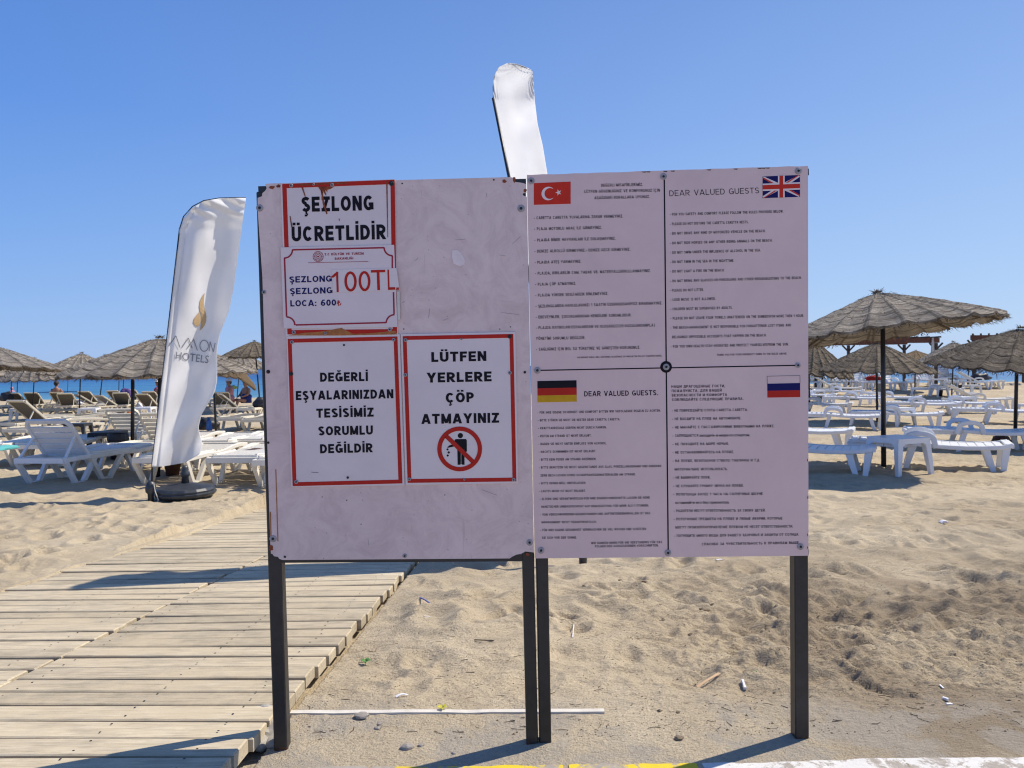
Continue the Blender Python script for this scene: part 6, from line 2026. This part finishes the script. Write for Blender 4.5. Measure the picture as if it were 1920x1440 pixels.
heap(424, 772, 0.5, 0.30, 0.2, 0.18, 'towel_pink', 'beach_towel', "pink towel heap on a far lounger right of the flag", "towel", 10)
heap(437, 764, 0.85, 0.2, 0.1, 0.10, 'towel_green', 'beach_towel', "pale green bag between thin poles right of the flag", "bag", 11)
heap(489, 782, 0.45, 0.25, 0.2, 0.22, 'dark', 'beach_bag', "black bag on a lounger at the left board edge", "bag", 12)
heap(480, 893, 0.30, 0.28, 0.2, 0.10, 'terracotta', 'beach_bag', "brown bag below the lounger at the left board edge", "bag", 13)
heap(1878, 838, 0.10, 0.16, 0.14, 0.12, 'terracotta', 'beach_bag', "brown bundle under the shaded lounger at the right edge", "bag", 14)
heap(150, 772, 0.30, 0.14, 0.1, 0.10, 'cap_white', 'beach_bag', "white bag on the sand before the cream loungers", "bag", 15)
heap(262, 778, 0.30, 0.12, 0.1, 0.16, 'cap_white', 'beach_bag', "white bag on a stool beside the flag", "bag", 16)

# ------------------------------------------------------------------ pergolas far right
def pergola(posts_px, beam, Y, lab, foot_row, skew=0.0):
    p0 = at_depth(posts_px[0], 700, Y)
    t = thing("pergola", lab, "pergola", (p0.x, Y, float(base_z(p0.x, Y))), group="timber pergolas by the sea")
    bpy.context.view_layer.update()
    inv = t.matrix_world.inverted()
    def add(o):
        o.parent = t; o.matrix_parent_inverse = inv
    za = at_depth(*beam[0], Y).z; zb_ = at_depth(*beam[1], Y).z
    x0 = at_depth(*beam[0], Y).x; x1 = at_depth(*beam[1], Y).x
    zt = (za + zb_) / 2
    for dy in (0, 3.0):
        bm = bmesh.new(); bar(bm, (x0 - 0.1 + skew * dy, Y + dy, zt), (x1 + 0.1 + skew * dy, Y + dy, zt), 0.24, 0.10, side=Vector((0, 0, 1)))
        add(obj("beam", bm, M['pergola']))
    n = 12
    for i in range(n):
        x = x0 + (x1 - x0) * i / (n - 1)
        bm = bmesh.new(); bar(bm, (x - 0.3 * skew, Y - 0.3, zt + 0.163), (x + 3.3 * skew, Y + 3.3, zt + 0.163), 0.08, 0.075)
        add(obj("rafter", bm, M['pergola_dark']))
    for k, px in enumerate(posts_px):
        x = at_depth(px, 690, Y).x
        for dy in (0, 3.0):
            bm = bmesh.new()
            xs_ = x; x = xs_ + skew * dy
            zf = float(base_z(x, Y + dy))
            bar(bm, (x, Y + dy, zf - 0.1), (x, Y + dy, zt - 0.13), 0.12, 0.12)
            for s in (-1, 1):
                bar(bm, (x + s * 0.02, Y + dy, zt - 0.45), (x + s * 0.33, Y + dy, zt - 0.13), 0.07, 0.07, side=Vector((0, 1, 0)))
            x = xs_
            add(obj("post", bm, M['pergola_dark']))
pergola([1530, 1642, 1755], ((1524, 645), (1757, 634)), 37.0, "red brown timber pergola behind the umbrellas right of the board", 735)
pergola([1826, 1925], ((1824, 634), (1990, 630)), 38.0, "red brown timber pergola corner behind the right edge umbrella", 735, 0.64)
bm = bmesh.new()
p = at_depth(1720, 700, 37.0)
z0 = float(base_z(p.x, 37))
rr = []
n = 10
for j in range(5):
    rr.append([bm.verts.new((at_depth(1751, 660, 36.9).x + 0.09 * math.sin(i * 1.9) * (0.4 + j * 0.3) - 0.06, 36.9 + 0.05 * math.cos(i * 2.3), 2.35 - j * 0.33 + 0.0 * i)) for i in range(n)])
for j in range(4):
    for i in range(n):
        bm.faces.new((rr[j][i], rr[j][(i + 1) % n], rr[j + 1][(i + 1) % n], rr[j + 1][i]))
tag(obj("pergola_curtain", bm, M['bleached'], None, True), "pale tied curtain hanging at the right post of the pergola", "curtain")

# ------------------------------------------------------------------ people
def person(loc, rotz, joints, radii, edges, lab, skin='skin', hat=None, cloth=None):
    t = thing("person", lab, "person", loc, rotz)
    me = bpy.data.meshes.new("body")
    me.from_pydata(joints, edges, [])
    o = bpy.data.objects.new("body", me); link(o, t)
    me.materials.append(M[skin])
    md = o.modifiers.new("skin", 'SKIN')
    sv = me.skin_vertices[0].data
    for i, r in enumerate(radii): sv[i].radius = (r, r)
    sv[0].use_root = True
    sb = o.modifiers.new("sub", 'SUBSURF'); sb.levels = 2; sb.render_levels = 2
    return t

SIT = [(0, 0, 0.45), (0, 0.02, 0.65), (0, 0.03, 0.85), (0, 0.03, 0.97), (0, 0.0, 1.03), (0, -0.02, 1.12), (0, -0.02, 1.20),
       (0.17, 0.03, 0.90), (0.24, -0.06, 0.70), (0.14, -0.24, 0.62), (0.10, -0.32, 0.62),
       (-0.17, 0.03, 0.90), (-0.24, -0.06, 0.70), (-0.14, -0.24, 0.62), (-0.10, -0.32, 0.62),
       (0.10, -0.08, 0.45), (0.13, -0.45, 0.50), (0.13, -0.62, 0.12), (0.13, -0.74, 0.08),
       (-0.10, -0.08, 0.45), (-0.13, -0.45, 0.50), (-0.13, -0.62, 0.12), (-0.13, -0.74, 0.08)]
SR = [0.15, 0.14, 0.155, 0.075, 0.055, 0.098, 0.085, 0.06, 0.042, 0.034, 0.04, 0.06, 0.042, 0.034, 0.04, 0.085, 0.06, 0.045, 0.04, 0.085, 0.06, 0.045, 0.04]
SE = [(0, 1), (1, 2), (2, 3), (3, 4), (4, 5), (5, 6), (2, 7), (7, 8), (8, 9), (9, 10), (2, 11), (11, 12), (12, 13), (13, 14), (0, 15), (15, 16), (16, 17), (17, 18), (0, 19), (19, 20), (20, 21), (21, 22)]
def head_extras(t, hairk, hatk=None):
    bm = bmesh.new(); bmesh.ops.create_uvsphere(bm, u_segments=14, v_segments=10, radius=0.112)
    dele = [v for v in bm.verts if v.co.z < -0.01 and v.co.y < 0.03]
    bmesh.ops.delete(bm, geom=dele, context='VERTS')
    o = obj("hair", bm, M[hairk], t, True); o.location = (0, 0.0, 1.165); o.scale = (0.95, 1.05, 1.0)
    if hatk:
        bm = bmesh.new(); lathe(bm, [(0.17, 0.0), (0.172, 0.008), (0.118, 0.02), (0.11, 0.07), (0.07, 0.11), (0.01, 0.12)], 16)
        o = obj("hat", bm, M[hatk], t, True); o.location = (0, -0.01, 1.20)
def garment(t, mk, z0, z1, r):
    bm = bmesh.new()
    prof = [(r * 1.05, z0), (r * 1.02, (z0 + z1) / 2), (r * 1.12, z1 - 0.08), (r * 0.7, z1)]
    lathe(bm, prof, 18)
    o = obj("garment", bm, M[mk], t, True); o.location = (0, 0.02, 0); o.scale = (1.2, 0.95, 1)
for (px, py, r, lab, hk, hat, gk) in [
 (99, 768, 0.2, "dark haired man leaning back on a brown lounger, only his head showing", 'hair', None, None),
 (456, 771, 2.6, "bare backed sunbather sitting up with a navy towel, left of the board", 'hair', None, 'shirt_blue'),
 (291, 768, 1.6, "person in a magenta shirt and white hat just left of the flag", 'hair', 'cap_white', 'shirt_magenta'),
 (425, 768, 2.0, "sunbather in pale clothes sitting behind the pink towel", 'hair', 'cap_white', 'towel_pink'),
]:
    g = ground(px, py)
    t = person((g.x, g.y + 0.3, g.z - 0.05), r + PI, SIT, SR, SE, lab)
    head_extras(t, hk, hat)
    if gk == 'shirt_blue': garment(t, gk, 0.36, 0.72, 0.19)
    elif gk: garment(t, gk, 0.42, 0.98, 0.165)
# swimmer far out
p = at_depth(22, 723, 70)
t = thing("person", "swimmer far out in the sea at the left edge", "person", (p.x, 70, -0.68))
bm = bmesh.new()
bmesh.ops.create_uvsphere(bm, u_segments=12, v_segments=8, radius=0.13)
for v in bm.verts: v.co.z = v.co.z * 1.2 + 0.32
lathe(bm, [(0.30, -0.2), (0.24, 0.05), (0.08, 0.16), (0.06, 0.22)], 12)
obj("body", bm, M['towel_pink'], t, True)

# ------------------------------------------------------------------ debris on the sand
def scatter():
    V = []; Fc = []
    r_ = random.Random(5)
    for k in range(9000):
        Y = 2.36 + 7.5 * r_.random() ** 1.9
        X = r_.uniform(-0.75, 0.75) * Y
        if edgeL(Y) - 0.1 < X < edgeR(Y) + 0.05 and Y < WALK_END: continue
        dens = mnoise.noise(Vector((X * 1.3, Y * 1.3, 0))) + 0.35 * (X > 0.6) * (Y < 4.6)
        if dens < r_.uniform(-0.35, 0.5): continue
        s = r_.uniform(0.0012, 0.0036) * (1.9 if r_.random() < 0.05 else 1)
        z = tz(X, Y)
        b = len(V)
        for q in ((-1, -0.8, -0.3), (1, -0.7, -0.3), (0.8, 1, -0.3), (-0.7, 0.9, -0.3), (0.1, -0.1, 0.8)):
            V.append((X + q[0] * s * r_.uniform(0.7, 1.6), Y + q[1] * s * r_.uniform(0.7, 1.3), z + q[2] * s))
        Fc.extend([(b, b + 1, b + 4), (b + 1, b + 2, b + 4), (b + 2, b + 3, b + 4), (b + 3, b, b + 4)])
    me = bpy.data.meshes.new("sand_crumbs"); me.from_pydata(V, [], Fc); me.update()
    o = mesh_obj("sand_crumbs", me, M['clod'])
    tag(o, "brown crumbs of soil and leaf litter strewn over the sand", "soil crumbs"); o['kind'] = 'stuff'
    V = []; E = []; Fc = []
    for k in range(700):
        Y = 2.4 + 6.5 * r_.random() ** 1.8
        X = r_.uniform(-0.75, 0.75) * Y
        if edgeL(Y) - 0.1 < X < edgeR(Y) + 0.05 and Y < WALK_END: continue
        a = r_.gauss(0, 0.7); L_ = r_.uniform(0.01, 0.045); w = r_.uniform(0.0005, 0.0012)
        z = tz(X, Y) + 0.002
        d = (math.cos(a), math.sin(a)); n_ = (-d[1], d[0])
        b = len(V)
        for q, e in ((0, 0), (0.5, r_.uniform(-0.2, 0.2)), (1, 0)):
            cx = X + d[0] * L_ * q + n_[0] * e * L_; cy = Y + d[1] * L_ * q + n_[1] * e * L_
            V.extend([(cx + n_[0] * w, cy + n_[1] * w, z), (cx - n_[0] * w, cy - n_[1] * w, z), (cx, cy, z + 1.7 * w)])
        for i in (0, 3):
            Fc.extend([(b + i, b + i + 3, b + i + 5, b + i + 2), (b + i + 1, b + i + 2, b + i + 5, b + i + 4)])
    me = bpy.data.meshes.new("dry_twigs"); me.from_pydata(V, [], Fc); me.update()
    o = mesh_obj("dry_twigs", me, M['twig'])
    tag(o, "short dry twigs and straw bits scattered on the sand", "twigs"); o['kind'] = 'stuff'
scatter()

def stone(px, py, s, lab, mk='stone', flat_=0.6, grp="loose stones on the sand near the posts"):
    p = ground(px, py); z = tz(p.x, p.y)
    bm = bmesh.new(); bmesh.ops.create_icosphere(bm, subdivisions=2, radius=s)
    for v in bm.verts:
        v.co *= 1 + 0.55 * mnoise.noise(v.co * (1.1 / s) + Vector((px * 0.1, 0, 0)))
        v.co.x *= 1.3; v.co.z *= flat_
    o = obj("stone", bm, M[mk]); o.location = (p.x, p.y, z + s * flat_ * 0.4)
    tag(o, lab, 'stone', grp)
stone(679, 1345, 0.020, "angular grey stone resting against the white edging strip")
stone(712, 1358, 0.007, "tiny ochre pebble right below the angular grey stone")
stone(708, 1366, 0.009, "purplish pebble below the ochre one")
stone(762, 1403, 0.016, "long grey stone lying in front of the left board, right of its post")
stone(790, 1398, 0.008, "small dark pebble right of the long grey stone")
stone(851, 1413, 0.006, "tiny dark pebble near the yellow kerb")
stone(1273, 1386, 0.012, "black crumpled clod before the right board", 'clod')
stone(1297, 1189, 0.014, "dark round clod below the middle of the right board", 'clod')
stone(1237, 1333, 0.007, "small black clod right of the end of the white strip", 'clod')
stone(1271, 1336, 0.006, "tiny black clod just right of another one, past the white strip", 'clod')
stone(1164, 1092, 0.012, "dark clod under the bottom edge of the right board", 'clod')
stone(1208, 1103, 0.012, "dark leaf like clod under the right board", 'clod')
stone(1322, 1142, 0.018, "brown curled leaf on the sand left of the right post", 'clod', 0.3)

def strip(name, a, b, w, h, mk, lab, cat, bow=0.0, taper=1.0):
    p = ground(*a); q = ground(*b)
    p.z = tz(p.x, p.y) + h * 0.6 + 0.002; q.z = tz(q.x, q.y) + h * 0.6 + 0.002
    bm = bmesh.new()
    pts = []
    for i in range(6):
        t_ = i / 5
        c = p.lerp(q, t_); c.z += bow * math.sin(t_ * PI)
        pts.append(c)
    sweep(bm, pts, w, h, side=Vector((0, 0, 1)).cross((q - p).normalized()), ws=[taper, 0.8, 0.7, 0.7, 0.85, 1.0])
    tag(obj(name, bm, M[mk]), lab, cat)
strip("wooden_spoon", (1307, 1281), (1349, 1270), 0.016, 0.002, 'spoon', "flat pale wooden ice cream spoon on the sand before the right board", "spoon", 0.002, 1.0)
strip("drinking_straw", (1549, 1257), (1597, 1254), 0.012, 0.003, 'litter', "flattened white plastic straw right of the right post", "straw")
strip("paper_stick", (1074, 1204), (1076, 1176), 0.005, 0.003, 'litter', "white paper stick pointing away between middle and right post", "stick", 0.004)
strip("cigarette_butt", (1392, 1283), (1397, 1292), 0.012, 0.011, 'litter', "white rolled butt right of the wooden spoon", "cigarette butt")
strip("driftwood_stick", (1312, 1143), (1337, 1134), 0.010, 0.006, 'twig', "short brown stick on the sand below the right board", "stick")
strip("twig", (890, 1207), (926, 1215), 0.006, 0.004, 'twig', "thin dark twig on the sand left of the middle posts", "twig")
strip("twig", (1092, 1102), (1131, 1103), 0.007, 0.005, 'twig', "dark twig right behind the second middle post", "twig")
strip("plastic_piece", (742, 1313), (764, 1308), 0.014, 0.003, 'litter', "torn white plastic piece between left and middle posts", "litter", 0.006)
strip("plastic_piece", (795, 1168), (806, 1165), 0.010, 0.003, 'litter', "small white scrap on the sand below the blue thread", "litter")
strip("paper_scrap", (1345 - 2, 1056), (1353, 1055), 0.02, 0.004, 'litter', "white scrap far back just under the right board", "litter")
strip("blue_thread", (788, 1134), (810, 1147), 0.010, 0.006, 'litter_blue', "tangled blue plastic thread on the sand between the posts", "thread", 0.006)
strip("paper_scrap", (1768, 1309), (1778, 1312), 0.013, 0.008, 'litter', "folded white scrap on the sand at the lower right", "litter")
strip("paper_scrap", (1774, 1322), (1784, 1320), 0.012, 0.004, 'litter', "second folded scrap just below the other at lower right", "litter")
strip("paper_scrap", (1762, 1286), (1769, 1289), 0.009, 0.004, 'litter', "tiny white scrap above the two folded ones at lower right", "litter")
strip("white_wrapper", (1763, 985), (1774, 985), 0.06, 0.02, 'litter', "white wrapper in the dimpled sand at far right middle distance", "litter", 0.01)
strip("green_leaf", (1409, 1270), (1419, 1272), 0.006, 0.003, 'leaf', "small dark green leaf right of the white butt", "leaf")

def weed(px, py, s, mk, lab, n=7):
    p = ground(px, py); z = tz(p.x, p.y)
    t = thing("weed", lab, "weed", (p.x, p.y, z))
    r_ = random.Random(px)
    bm = bmesh.new()
    for k in range(n):
        a = k * 2 * PI / n + r_.uniform(-0.3, 0.3)
        d = Vector((math.cos(a), math.sin(a), 0)); sd = Vector((-d.y, d.x, 0))
        L_ = s * r_.uniform(0.7, 1.2); w = s * 0.28
        h0 = s * 0.35
        pts = [(0, 0), (0.45, 1), (0.8, 0.8), (1, 0)]
        top = [bm.verts.new(d * (L_ * u) + sd * (w * v) + Vector((0, 0, h0 + s * 0.55 * math.sin(u * 2.2)))) for u, v in pts]
        bot = [bm.verts.new(d * (L_ * u) - sd * (w * v) + Vector((0, 0, h0 + s * 0.55 * math.sin(u * 2.2)))) for u, v in pts[1:3]]
        bm.faces.new((top[0], top[1], top[2], bot[1], bot[0]))
        bm.faces.new((top[2], top[3], bot[1]))
    o = obj("leaf_rosette", bm, M[mk], t)
    bm = bmesh.new(); tube(bm, [(0, 0, -0.01), (0.002, 0, s * 0.4)], s * 0.05, 6)
    obj("stem", bm, M['leaf'], t)
weed(685, 1236, 0.026, 'leaf', "small green weed in the sand right of the boardwalk", 8)
weed(828, 1333, 0.020, 'leaf_y', "tiny yellow green weed standing at the white edging strip", 6)

# ------------------------------------------------------------------ clean up and render settings
for o in C.objects:
    if o.get('label') == "" :
        pass
scene.render.engine = 'CYCLES'
try:
    scene.cycles.max_bounces = 8
    scene.cycles.filter_width = 1.15
    scene.cycles.transparent_max_bounces = 16
except Exception:
    pass
